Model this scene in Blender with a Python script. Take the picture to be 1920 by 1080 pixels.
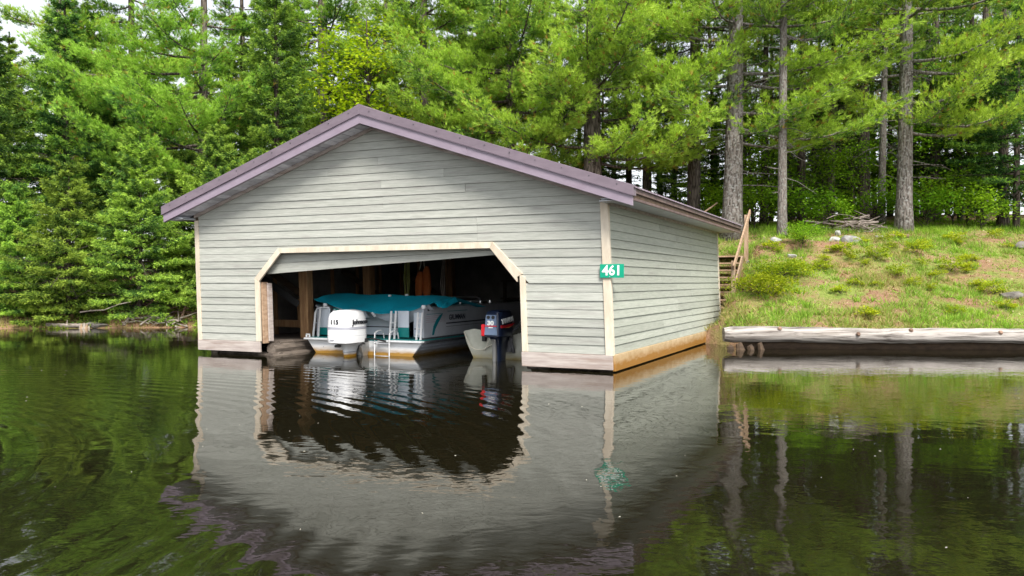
import bpy, bmesh, math, random
import numpy as np
from mathutils import Vector, Matrix

R = math.radians
SC = bpy.context.scene
for o in list(bpy.data.objects):
    bpy.data.objects.remove(o)
COL = SC.collection

# ------------------------------------------------------------------ camera
FPX = 1558.0                      # focal length in pixels of the 1920 wide photograph
CAMZ = 1.45
cam_d = bpy.data.cameras.new('camera')
cam_d.sensor_width = 36.0
cam_d.lens = FPX / 1920 * 36.0
cam_d.clip_end = 5000
cam = bpy.data.objects.new('camera', cam_d)
COL.objects.link(cam)
cam.location = (0, 0, CAMZ)
cam.rotation_euler = (R(90) - 0.0077, 0, 0)
SC.camera = cam

# ------------------------------------------------------------------ sky, sun, exposure
SUN_EL, SUN_AZ = R(50), R(163)     # azimuth clockwise from +Y: behind the camera
w = bpy.data.worlds.new('World')
SC.world = w
w.use_nodes = True
nt = w.node_tree
nt.nodes.clear()
sky = nt.nodes.new('ShaderNodeTexSky')
sky.sky_type = 'NISHITA'
sky.sun_disc = False
sky.sun_elevation = SUN_EL
sky.sun_rotation = SUN_AZ
sky.air_density = 1.0
sky.dust_density = 1.2
sky.ozone_density = 1.0
hs = nt.nodes.new('ShaderNodeHueSaturation')
hs.inputs['Saturation'].default_value = 0.22
hs.inputs['Value'].default_value = 1.0
bg = nt.nodes.new('ShaderNodeBackground')
bg.inputs['Strength'].default_value = 0.125
wo = nt.nodes.new('ShaderNodeOutputWorld')
nt.links.new(sky.outputs[0], hs.inputs['Color'])
nt.links.new(hs.outputs[0], bg.inputs['Color'])
nt.links.new(bg.outputs[0], wo.inputs[0])

sd = bpy.data.lights.new('sun', 'SUN')
sd.energy = 2.9
sd.angle = R(20)
sd.color = (1.0, 0.965, 0.90)
sun = bpy.data.objects.new('sun', sd)
COL.objects.link(sun)
dirv = Vector((math.sin(SUN_AZ) * math.cos(SUN_EL), math.cos(SUN_AZ) * math.cos(SUN_EL), math.sin(SUN_EL)))
sun.rotation_euler = dirv.to_track_quat('Z', 'Y').to_euler()
sun.location = (10, -30, 40)

SC.view_settings.view_transform = 'Standard'
SC.view_settings.look = 'None'
SC.view_settings.gamma = 1.0
SC.view_settings.exposure = 1.05
SC.view_settings.use_curve_mapping = False
SC.render.engine = 'CYCLES'
SC.cycles.max_bounces = 4
SC.cycles.diffuse_bounces = 2
SC.cycles.glossy_bounces = 2
SC.cycles.transmission_bounces = 2
SC.cycles.use_adaptive_sampling = True
SC.cycles.adaptive_threshold = 0.02
SC.cycles.use_denoising = True

rng = np.random.default_rng(7)
random.seed(7)

# ------------------------------------------------------------------ materials
MATS = {}

def _n(nt, t, **kw):
    n = nt.nodes.new(t)
    for k, v in kw.items():
        setattr(n, k, v)
    return n

def pm(name, c1, c2=None, scale=4.0, rough=0.7, bump=0.0, stretch=(1, 1, 1), metal=0.0, rand=0.0,
       c3=None, detail=4.0, spec=0.4, contrast=(0.35, 0.65), coat=0.0, bscale=None):
    """noise mottled surface; rand = brightness spread between objects; c3 = sparse third tone"""
    m = bpy.data.materials.new(name)
    m.use_nodes = True
    nt = m.node_tree
    nt.nodes.clear()
    L = nt.links.new
    out = _n(nt, 'ShaderNodeOutputMaterial')
    b = _n(nt, 'ShaderNodeBsdfPrincipled')
    b.inputs['Roughness'].default_value = rough
    b.inputs['Metallic'].default_value = metal
    b.inputs['Specular IOR Level'].default_value = spec
    b.inputs['Coat Weight'].default_value = coat
    L(b.outputs[0], out.inputs[0])
    tc = _n(nt, 'ShaderNodeTexCoord')
    mp = _n(nt, 'ShaderNodeMapping')
    mp.inputs['Scale'].default_value = stretch
    L(tc.outputs['Object'], mp.inputs[0])
    oi = _n(nt, 'ShaderNodeObjectInfo')
    off = _n(nt, 'ShaderNodeVectorMath', operation='SCALE')
    off.inputs[0].default_value = (37.0, 19.0, 53.0)
    L(oi.outputs['Random'], off.inputs['Scale'])
    ad = _n(nt, 'ShaderNodeVectorMath', operation='ADD')
    L(mp.outputs[0], ad.inputs[0])
    L(off.outputs[0], ad.inputs[1])
    nz = _n(nt, 'ShaderNodeTexNoise')
    nz.inputs['Scale'].default_value = scale
    nz.inputs['Detail'].default_value = detail
    nz.inputs['Roughness'].default_value = 0.62
    L(ad.outputs[0], nz.inputs['Vector'])
    rp = _n(nt, 'ShaderNodeValToRGB')
    rp.color_ramp.elements[0].position = contrast[0]
    rp.color_ramp.elements[1].position = contrast[1]
    rp.color_ramp.elements[0].color = (*c1, 1)
    rp.color_ramp.elements[1].color = (*(c2 or c1), 1)
    L(nz.outputs['Fac'], rp.inputs[0])
    colour = rp.outputs[0]
    if c3:
        n2 = _n(nt, 'ShaderNodeTexNoise')
        n2.inputs['Scale'].default_value = scale * 0.37
        n2.inputs['Detail'].default_value = 4
        n2.inputs['Roughness'].default_value = 0.7
        L(ad.outputs[0], n2.inputs['Vector'])
        r2 = _n(nt, 'ShaderNodeValToRGB')
        r2.color_ramp.elements[0].position = 0.52
        r2.color_ramp.elements[1].position = 0.78
        L(n2.outputs['Fac'], r2.inputs[0])
        mx = _n(nt, 'ShaderNodeMixRGB')
        L(r2.outputs[0], mx.inputs[0])
        L(colour, mx.inputs[1])
        mx.inputs[2].default_value = (*c3, 1)
        colour = mx.outputs[0]
    if rand:
        mr = _n(nt, 'ShaderNodeMapRange')
        mr.inputs['To Min'].default_value = 1 - rand
        mr.inputs['To Max'].default_value = 1 + rand
        L(oi.outputs['Random'], mr.inputs['Value'])
        h = _n(nt, 'ShaderNodeHueSaturation')
        L(mr.outputs[0], h.inputs['Value'])
        L(colour, h.inputs['Color'])
        colour = h.outputs[0]
    L(colour, b.inputs['Base Color'])
    if bump:
        bp = _n(nt, 'ShaderNodeBump')
        bp.inputs['Strength'].default_value = 1.0
        bp.inputs['Distance'].default_value = bump
        if bscale:
            n3 = _n(nt, 'ShaderNodeTexNoise')
            n3.inputs['Scale'].default_value = bscale
            n3.inputs['Detail'].default_value = 5
            L(ad.outputs[0], n3.inputs['Vector'])
            L(n3.outputs['Fac'], bp.inputs['Height'])
        else:
            L(nz.outputs['Fac'], bp.inputs['Height'])
        L(bp.outputs[0], b.inputs['Normal'])
    MATS[name] = m
    return m

def stained(name, base, stain, z0, z1, rough=0.4, metal=0.0, base2=None, amt=1.0, spec=0.4):
    """painted surface with a waterline stain between z0 (full) and z1 (none) in object height"""
    m = pm(name, base, base2 or base, 5.0, rough, metal=metal, spec=spec)
    nt = m.node_tree
    L = nt.links.new
    b = [n for n in nt.nodes if n.type == 'BSDF_PRINCIPLED'][0]
    src = b.inputs['Base Color'].links[0].from_socket
    tc = [n for n in nt.nodes if n.type == 'TEX_COORD'][0]
    sp = _n(nt, 'ShaderNodeSeparateXYZ')
    L(tc.outputs['Object'], sp.inputs[0])
    mp = _n(nt, 'ShaderNodeMapping')
    mp.inputs['Scale'].default_value = (3, 3, 11)
    L(tc.outputs['Object'], mp.inputs[0])
    nz = _n(nt, 'ShaderNodeTexNoise')
    nz.inputs['Scale'].default_value = 1.5
    nz.inputs['Detail'].default_value = 6
    L(mp.outputs[0], nz.inputs['Vector'])
    mr = _n(nt, 'ShaderNodeMapRange')
    mr.inputs['From Min'].default_value = z1
    mr.inputs['From Max'].default_value = z0
    L(sp.outputs['Z'], mr.inputs['Value'])
    ma = _n(nt, 'ShaderNodeMath', operation='MULTIPLY_ADD')
    L(nz.outputs['Fac'], ma.inputs[0])
    ma.inputs[1].default_value = 1.2
    ma.inputs[2].default_value = -0.62
    sm = _n(nt, 'ShaderNodeMath', operation='ADD', use_clamp=True)
    L(mr.outputs[0], sm.inputs[0])
    L(ma.outputs[0], sm.inputs[1])
    mu = _n(nt, 'ShaderNodeMath', operation='MULTIPLY', use_clamp=True)
    L(sm.outputs[0], mu.inputs[0])
    L(mr.outputs[0], mu.inputs[1])
    am = _n(nt, 'ShaderNodeMath', operation='MULTIPLY', use_clamp=True)
    L(mu.outputs[0], am.inputs[0])
    am.inputs[1].default_value = amt * 1.4
    mx = _n(nt, 'ShaderNodeMixRGB')
    L(am.outputs[0], mx.inputs[0])
    L(src, mx.inputs[1])
    mx.inputs[2].default_value = (*stain, 1)
    L(mx.outputs[0], b.inputs['Base Color'])
    return m

def foliage_mat(name, transl=0.35, rand=0.12, rough=0.55):
    m = bpy.data.materials.new(name)
    m.use_nodes = True
    nt = m.node_tree
    nt.nodes.clear()
    L = nt.links.new
    out = _n(nt, 'ShaderNodeOutputMaterial')
    at = _n(nt, 'ShaderNodeAttribute', attribute_name='tone')
    oi = _n(nt, 'ShaderNodeObjectInfo')
    mr = _n(nt, 'ShaderNodeMapRange')
    mr.inputs['To Min'].default_value = 1 - rand
    mr.inputs['To Max'].default_value = 1 + rand
    L(oi.outputs['Random'], mr.inputs['Value'])
    h = _n(nt, 'ShaderNodeHueSaturation')
    hu = _n(nt, 'ShaderNodeMath', operation='FRACT')
    h7 = _n(nt, 'ShaderNodeMath', operation='MULTIPLY')
    h7.inputs[1].default_value = 7.31
    L(oi.outputs['Random'], h7.inputs[0])
    L(h7.outputs[0], hu.inputs[0])
    hm = _n(nt, 'ShaderNodeMapRange')
    hm.inputs['To Min'].default_value = 0.5 - rand * 0.07
    hm.inputs['To Max'].default_value = 0.5 + rand * 0.07
    L(hu.outputs[0], hm.inputs['Value'])
    L(hm.outputs[0], h.inputs['Hue'])
    L(mr.outputs[0], h.inputs['Value'])
    L(at.outputs['Color'], h.inputs['Color'])
    d = _n(nt, 'ShaderNodeBsdfDiffuse')
    L(h.outputs[0], d.inputs['Color'])
    t = _n(nt, 'ShaderNodeBsdfTranslucent')
    g = _n(nt, 'ShaderNodeMixRGB', blend_type='MULTIPLY')
    g.inputs[0].default_value = 1
    L(h.outputs[0], g.inputs[1])
    g.inputs[2].default_value = (1.25, 1.35, 0.55, 1)
    L(g.outputs[0], t.inputs['Color'])
    ms = _n(nt, 'ShaderNodeMixShader')
    ms.inputs[0].default_value = transl
    L(d.outputs[0], ms.inputs[1])
    L(t.outputs[0], ms.inputs[2])
    L(ms.outputs[0], out.inputs[0])
    MATS[name] = m
    return m

def bark_mat(name, dark, light, lichen=None, sc=9.0):
    m = bpy.data.materials.new(name)
    m.use_nodes = True
    nt = m.node_tree
    nt.nodes.clear()
    L = nt.links.new
    out = _n(nt, 'ShaderNodeOutputMaterial')
    b = _n(nt, 'ShaderNodeBsdfPrincipled')
    b.inputs['Roughness'].default_value = 0.9
    b.inputs['Specular IOR Level'].default_value = 0.15
    L(b.outputs[0], out.inputs[0])
    tc = _n(nt, 'ShaderNodeTexCoord')
    mp = _n(nt, 'ShaderNodeMapping')
    mp.inputs['Scale'].default_value = (1, 1, 0.22)
    L(tc.outputs['Object'], mp.inputs[0])
    vo = _n(nt, 'ShaderNodeTexVoronoi', feature='DISTANCE_TO_EDGE')
    vo.inputs['Scale'].default_value = sc
    L(mp.outputs[0], vo.inputs['Vector'])
    nz = _n(nt, 'ShaderNodeTexNoise')
    nz.inputs['Scale'].default_value = sc * 2.2
    nz.inputs['Detail'].default_value = 8
    L(mp.outputs[0], nz.inputs['Vector'])
    mu = _n(nt, 'ShaderNodeMath', operation='MULTIPLY_ADD')
    L(vo.outputs['Distance'], mu.inputs[0])
    mu.inputs[1].default_value = 1.6
    L(nz.outputs['Fac'], mu.inputs[2])
    rp = _n(nt, 'ShaderNodeValToRGB')
    rp.color_ramp.elements[0].position = 0.42
    rp.color_ramp.elements[1].position = 0.85
    rp.color_ramp.elements[0].color = (*dark, 1)
    rp.color_ramp.elements[1].color = (*light, 1)
    L(mu.outputs[0], rp.inputs[0])
    c = rp.outputs[0]
    if lichen:
        n2 = _n(nt, 'ShaderNodeTexNoise')
        n2.inputs['Scale'].default_value = 14
        n2.inputs['Detail'].default_value = 6
        L(tc.outputs['Object'], n2.inputs['Vector'])
        r2 = _n(nt, 'ShaderNodeValToRGB')
        r2.color_ramp.elements[0].position = 0.5
        r2.color_ramp.elements[1].position = 0.62
        L(n2.outputs['Fac'], r2.inputs[0])
        mx = _n(nt, 'ShaderNodeMixRGB')
        L(r2.outputs[0], mx.inputs[0])
        L(c, mx.inputs[1])
        mx.inputs[2].default_value = (*lichen, 1)
        c = mx.outputs[0]
    L(c, b.inputs['Base Color'])
    bp = _n(nt, 'ShaderNodeBump')
    bp.inputs['Distance'].default_value = 0.03
    L(mu.outputs[0], bp.inputs['Height'])
    L(bp.outputs[0], b.inputs['Normal'])
    MATS[name] = m
    return m

pm('siding', (0.335, 0.345, 0.305), (0.435, 0.438, 0.395), 7, 0.8, 0.004, (0.45, 1, 6), rand=0.10, c3=(0.30, 0.285, 0.265), spec=0.2, detail=6)
pm('siding_side', (0.330, 0.350, 0.290), (0.41, 0.42, 0.36), 7, 0.8, 0.004, (1, 0.45, 6), rand=0.09, c3=(0.295, 0.295, 0.255), spec=0.2, detail=6)
pm('trim', (0.56, 0.47, 0.36), (0.70, 0.62, 0.50), 6, 0.7, 0.002, (1, 1, 0.3), rand=0.05, c3=(0.50, 0.43, 0.34), spec=0.25)
pm('skirt', (0.35, 0.29, 0.265), (0.51, 0.45, 0.41), 5, 0.7, 0.003, (0.4, 1, 4), rand=0.06, c3=(0.27, 0.19, 0.15), spec=0.25)
stained('skirt_amber', (0.46, 0.33, 0.18), (0.30, 0.14, 0.025), 0.0, 0.30, 0.6, base2=(0.58, 0.44, 0.27), amt=1.2)
pm('roof_metal', (0.160, 0.124, 0.150), (0.195, 0.152, 0.182), 3, 0.45, 0.0012, (1, 1, 2.5), rand=0.05, spec=0.5, c3=(0.225, 0.175, 0.205))
pm('roof_flash', (0.262, 0.210, 0.262), (0.298, 0.240, 0.295), 3, 0.42, 0.0012, (1, 1, 2.5), rand=0.05, spec=0.5, c3=(0.225, 0.165, 0.21))
pm('eave_brown', (0.11, 0.075, 0.07), (0.18, 0.12, 0.11), 6, 0.6, 0.002, (3, 1, 0.6), c3=(0.24, 0.18, 0.17))
pm('soffit', (0.46, 0.48, 0.52), (0.54, 0.56, 0.60), 3, 0.5, 0.0, c3=(0.43, 0.42, 0.40))
pm('soffit_plank', (0.50, 0.49, 0.56), (0.68, 0.67, 0.74), 4, 0.5, 0.001, rand=0.28)
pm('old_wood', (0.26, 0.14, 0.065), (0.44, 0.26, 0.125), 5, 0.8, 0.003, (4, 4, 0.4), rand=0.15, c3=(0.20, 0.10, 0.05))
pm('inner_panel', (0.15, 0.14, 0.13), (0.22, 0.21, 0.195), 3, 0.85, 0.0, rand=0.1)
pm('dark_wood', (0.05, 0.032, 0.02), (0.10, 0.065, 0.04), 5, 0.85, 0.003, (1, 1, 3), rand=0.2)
pm('crib_log', (0.055, 0.042, 0.034), (0.19, 0.155, 0.125), 4, 0.85, 0.01, (2, 0.5, 3), rand=0.15, c3=(0.06, 0.04, 0.03))
pm('stair_wood', (0.28, 0.18, 0.11), (0.46, 0.33, 0.22), 6, 0.75, 0.003, (3, 3, 0.5), rand=0.12, c3=(0.36, 0.30, 0.25))
pm('stair_old', (0.32, 0.20, 0.125), (0.50, 0.35, 0.235), 6, 0.8, 0.003, (3, 1, 3), rand=0.1)
pm('log_grey', (0.085, 0.07, 0.06), (0.46, 0.42, 0.385), 3.0, 0.9, 0.03, (0.22, 5, 5), c3=(0.30, 0.26, 0.225), detail=8, contrast=(0.36, 0.56))
pm('stick', (0.22, 0.18, 0.15), (0.42, 0.36, 0.31), 6, 0.85, 0.004, rand=0.25)
pm('brush', (0.13, 0.105, 0.09), (0.28, 0.235, 0.205), 6, 0.85, 0.004, rand=0.25)
pm('stick_red', (0.15, 0.09, 0.065), (0.27, 0.17, 0.12), 6, 0.85, 0.004, rand=0.25)
pm('rock', (0.22, 0.21, 0.20), (0.44, 0.43, 0.42), 5, 0.85, 0.02, c3=(0.20, 0.20, 0.17), rand=0.15)
pm('rock_dark', (0.10, 0.09, 0.08), (0.20, 0.18, 0.16), 5, 0.85, 0.02, rand=0.15)
pm('sign_green', (0.0, 0.30, 0.175), (0.0, 0.34, 0.20), 9, 0.35)
pm('sign_white', (0.80, 0.82, 0.80), None, 5, 0.4)
pm('boat_white', (0.76, 0.77, 0.78), (0.80, 0.81, 0.82), 4, 0.3)
pm('motor_white', (0.78, 0.78, 0.79), (0.82, 0.82, 0.83), 3, 0.22, coat=0.3)
stained('transom_white', (0.78, 0.79, 0.80), (0.40, 0.215, 0.04), 0.0, 0.19, 0.3, amt=1.35)
stained('leg_white', (0.78, 0.79, 0.80), (0.50, 0.26, 0.03), 0.0, 0.10, 0.3, amt=1.6)
stained('hull_alloy', (0.36, 0.40, 0.46), (0.27, 0.16, 0.04), 0.0, 0.18, 0.35, metal=0.1, base2=(0.46, 0.50, 0.58), amt=1.1)
pm('rub_rail', (0.05, 0.055, 0.06), (0.09, 0.09, 0.10), 8, 0.5)
pm('fence_panel', (0.50, 0.52, 0.57), (0.58, 0.60, 0.65), 3, 0.4, metal=0.05)
pm('panel_white', (0.62, 0.67, 0.74), (0.68, 0.73, 0.79), 3, 0.35)
pm('teal_panel', (0.0, 0.20, 0.19), (0.005, 0.25, 0.235), 4, 0.4)
pm('teal_carpet', (0.0, 0.19, 0.18), (0.01, 0.27, 0.26), 60, 0.95, 0.002)
pm('teal_cloth', (0.0, 0.37, 0.52), (0.0, 0.44, 0.60), 3.0, 0.8, 0.006, bscale=5.0)
pm('grey_cloth', (0.42, 0.46, 0.52), (0.50, 0.54, 0.60), 3.0, 0.85, 0.01, bscale=4.0)
pm('alloy', (0.62, 0.63, 0.65), (0.70, 0.71, 0.73), 4, 0.28, metal=0.75)
pm('white_post', (0.72, 0.72, 0.72), (0.78, 0.78, 0.78), 4, 0.35)
pm('black', (0.012, 0.012, 0.013), (0.02, 0.02, 0.02), 6, 0.45)
pm('ink', (0.02, 0.02, 0.025), None, 6, 0.5)
pm('navy_ink', (0.012, 0.014, 0.035), None, 6, 0.5)
pm('teal_ink', (0.0, 0.20, 0.24), None, 6, 0.5)
pm('pink_ink', (0.42, 0.22, 0.28), None, 6, 0.5)
pm('grey_band', (0.36, 0.36, 0.41), (0.40, 0.40, 0.45), 6, 0.35)
pm('prop_steel', (0.40, 0.40, 0.40), (0.50, 0.48, 0.44), 8, 0.3, metal=0.7)
stained('dinghy_alloy', (0.46, 0.46, 0.38), (0.30, 0.24, 0.10), -0.05, 0.22, 0.45, metal=0.25, base2=(0.56, 0.56, 0.48), amt=1.0)
pm('navy_paint', (0.010, 0.017, 0.040), (0.014, 0.023, 0.052), 4, 0.3, coat=0.2)
pm('steel_blue', (0.13, 0.18, 0.28), (0.16, 0.22, 0.33), 4, 0.35)
pm('red_paint', (0.60, 0.012, 0.02), (0.66, 0.02, 0.03), 4, 0.35)
pm('yellow_ink', (0.65, 0.42, 0.10), None, 4, 0.4)
pm('rope_pale', (0.55, 0.52, 0.42), (0.66, 0.62, 0.52), 30, 0.9, 0.003)
pm('rope_green', (0.26, 0.28, 0.08), (0.36, 0.37, 0.12), 30, 0.9, 0.003)
pm('orange_cloth', (0.40, 0.10, 0.02), (0.48, 0.13, 0.03), 5, 0.8, 0.004)
pm('red_box', (0.30, 0.03, 0.025), (0.36, 0.05, 0.03), 5, 0.5)
pm('grey_plastic', (0.12, 0.12, 0.13), (0.18, 0.18, 0.19), 5, 0.5)
pm('pail_white', (0.70, 0.71, 0.74), None, 5, 0.5)
bark_mat('bark_pine', (0.045, 0.036, 0.030), (0.17, 0.14, 0.12))
bark_mat('bark_grey', (0.07, 0.058, 0.05), (0.235, 0.205, 0.185), (0.30, 0.29, 0.275))
bark_mat('bark_pale', (0.09, 0.075, 0.068), (0.25, 0.215, 0.19), (0.27, 0.27, 0.245), 13)
bark_mat('bark_dark', (0.028, 0.022, 0.018), (0.10, 0.080, 0.066))
pm('twig', (0.07, 0.055, 0.045), (0.14, 0.115, 0.10), 8, 0.9, rand=0.2)
foliage_mat('needles', 0.33, 0.20)
foliage_mat('leaves', 0.45, 0.10, 0.45)
foliage_mat('blades', 0.35, 0.0)
M = MATS

# ground: leaf litter, needles and thin turf
def ground_material():
    m = bpy.data.materials.new('ground')
    m.use_nodes = True
    nt = m.node_tree
    nt.nodes.clear()
    L = nt.links.new
    out = _n(nt, 'ShaderNodeOutputMaterial')
    b = _n(nt, 'ShaderNodeBsdfPrincipled')
    b.inputs['Roughness'].default_value = 0.95
    b.inputs['Specular IOR Level'].default_value = 0.1
    L(b.outputs[0], out.inputs[0])
    tc = _n(nt, 'ShaderNodeTexCoord')
    def noise(s, d=8, r=0.65):
        n = _n(nt, 'ShaderNodeTexNoise')
        n.inputs['Scale'].default_value = s
        n.inputs['Detail'].default_value = d
        n.inputs['Roughness'].default_value = r
        L(tc.outputs['Object'], n.inputs['Vector'])
        return n.outputs['Fac']
    def ramp(src, a, bb, c1, c2):
        r = _n(nt, 'ShaderNodeValToRGB')
        r.color_ramp.elements[0].position = a
        r.color_ramp.elements[1].position = bb
        r.color_ramp.elements[0].color = (*c1, 1)
        r.color_ramp.elements[1].color = (*c2, 1)
        L(src, r.inputs[0])
        return r.outputs[0]
    soil = ramp(noise(9), 0.35, 0.65, (0.19, 0.09, 0.055), (0.40, 0.235, 0.15))
    fine = ramp(noise(45, 4), 0.35, 0.7, (0.20, 0.11, 0.06), (0.46, 0.33, 0.21))
    mx = _n(nt, 'ShaderNodeMixRGB')
    mx.inputs[0].default_value = 0.45
    L(soil, mx.inputs[1])
    L(fine, mx.inputs[2])
    green = ramp(noise(14), 0.3, 0.7, (0.12, 0.18, 0.03), (0.30, 0.34, 0.09))
    msk = ramp(noise(0.9, 9, 0.7), 0.44, 0.56, (0, 0, 0), (1, 1, 1))
    at = _n(nt, 'ShaderNodeAttribute', attribute_name='turf')
    mul = _n(nt, 'ShaderNodeMath', operation='MULTIPLY', use_clamp=True)
    L(msk, mul.inputs[0])
    L(at.outputs['Fac'], mul.inputs[1])
    m2 = _n(nt, 'ShaderNodeMixRGB')
    L(mul.outputs[0], m2.inputs[0])
    L(mx.outputs[0], m2.inputs[1])
    L(green, m2.inputs[2])
    L(m2.outputs[0], b.inputs['Base Color'])
    bp = _n(nt, 'ShaderNodeBump')
    bp.inputs['Distance'].default_value = 0.05
    L(noise(22, 6), bp.inputs['Height'])
    L(bp.outputs[0], b.inputs['Normal'])
    return m

def water_material():
    m = bpy.data.materials.new('lake_water')
    m.use_nodes = True
    nt = m.node_tree
    nt.nodes.clear()
    L = nt.links.new
    out = _n(nt, 'ShaderNodeOutputMaterial')
    b = _n(nt, 'ShaderNodeBsdfPrincipled')
    b.inputs['Base Color'].default_value = (0.010, 0.0085, 0.004, 1)
    b.inputs['Roughness'].default_value = 0.03
    b.inputs['IOR'].default_value = 1.47
    b.inputs['Specular IOR Level'].default_value = 0.5
    L(b.outputs[0], out.inputs[0])
    tc = _n(nt, 'ShaderNodeTexCoord')
    def layer(scale, stretch, amp, detail=2.0, rot=0.0, rough=0.5, dist=0.0):
        mp = _n(nt, 'ShaderNodeMapping')
        mp.inputs['Scale'].default_value = stretch
        mp.inputs['Rotation'].default_value = (0, 0, rot)
        L(tc.outputs['Object'], mp.inputs[0])
        n = _n(nt, 'ShaderNodeTexNoise')
        n.inputs['Scale'].default_value = scale
        n.inputs['Detail'].default_value = detail
        n.inputs['Roughness'].default_value = rough
        n.inputs['Distortion'].default_value = dist
        L(mp.outputs[0], n.inputs['Vector'])
        k = _n(nt, 'ShaderNodeMath', operation='MULTIPLY')
        L(n.outputs['Fac'], k.inputs[0])
        k.inputs[1].default_value = amp
        return k.outputs[0]
    def add(a, c):
        s = _n(nt, 'ShaderNodeMath', operation='ADD')
        L(a, s.inputs[0])
        L(c, s.inputs[1])
        return s.outputs[0]
    def mul(a, c):
        s = _n(nt, 'ShaderNodeMath', operation='MULTIPLY')
        L(a, s.inputs[0])
        L(c, s.inputs[1])
        return s.outputs[0]
    def mask(scale, lo, hi, offs=(0, 0, 0)):
        mp = _n(nt, 'ShaderNodeMapping')
        mp.inputs['Location'].default_value = offs
        L(tc.outputs['Object'], mp.inputs[0])
        n = _n(nt, 'ShaderNodeTexNoise')
        n.inputs['Scale'].default_value = scale
        n.inputs['Detail'].default_value = 3
        L(mp.outputs[0], n.inputs['Vector'])
        r = _n(nt, 'ShaderNodeMapRange')
        r.inputs['From Min'].default_value = lo
        r.inputs['From Max'].default_value = hi
        L(n.outputs['Fac'], r.inputs['Value'])
        return r.outputs[0]
    # rings spreading from where the photographer's boat lies
    mp = _n(nt, 'ShaderNodeMapping')
    mp.inputs['Location'].default_value = (8.0, -5.2, 0)
    L(tc.outputs['Object'], mp.inputs[0])
    wv = _n(nt, 'ShaderNodeTexWave', wave_type='RINGS', rings_direction='Z', wave_profile='SIN')
    wv.inputs['Scale'].default_value = 1.1
    wv.inputs['Distortion'].default_value = 1.3
    wv.inputs['Detail'].default_value = 2.0
    wv.inputs['Detail Scale'].default_value = 0.9
    L(mp.outputs[0], wv.inputs['Vector'])
    k = _n(nt, 'ShaderNodeMath', operation='MULTIPLY')
    L(wv.outputs['Fac'], k.inputs[0])
    k.inputs[1].default_value = 0.0042
    ln = _n(nt, 'ShaderNodeVectorMath', operation='LENGTH')
    L(mp.outputs[0], ln.inputs[0])
    near = _n(nt, 'ShaderNodeMapRange', interpolation_type='SMOOTHSTEP')
    for nm_, v_ in (('From Min', 11.5), ('From Max', 8.0)):
        near.inputs[nm_].default_value = v_
    L(ln.outputs['Value'], near.inputs['Value'])
    rings = mul(mul(k.outputs[0], near.outputs[0]), mask(0.35, 0.34, 0.60, (5, 2, 0)))
    h = add(rings, layer(0.7, (0.7, 1.0, 1), 0.0060, 2.0))
    h = add(h, layer(3.2, (0.8, 1.0, 1), 0.0026, 2.5, 0.3, 0.5, 0.5))
    fine = mul(layer(10.0, (0.8, 1.0, 1), 0.0019, 2.0, -0.2), mask(0.22, 0.38, 0.62))
    h = add(h, fine)
    bp = _n(nt, 'ShaderNodeBump')
    bp.inputs['Strength'].default_value = 1.0
    bp.inputs['Distance'].default_value = 1.0
    L(h, bp.inputs['Height'])
    L(bp.outputs[0], b.inputs['Normal'])
    return m

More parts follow.
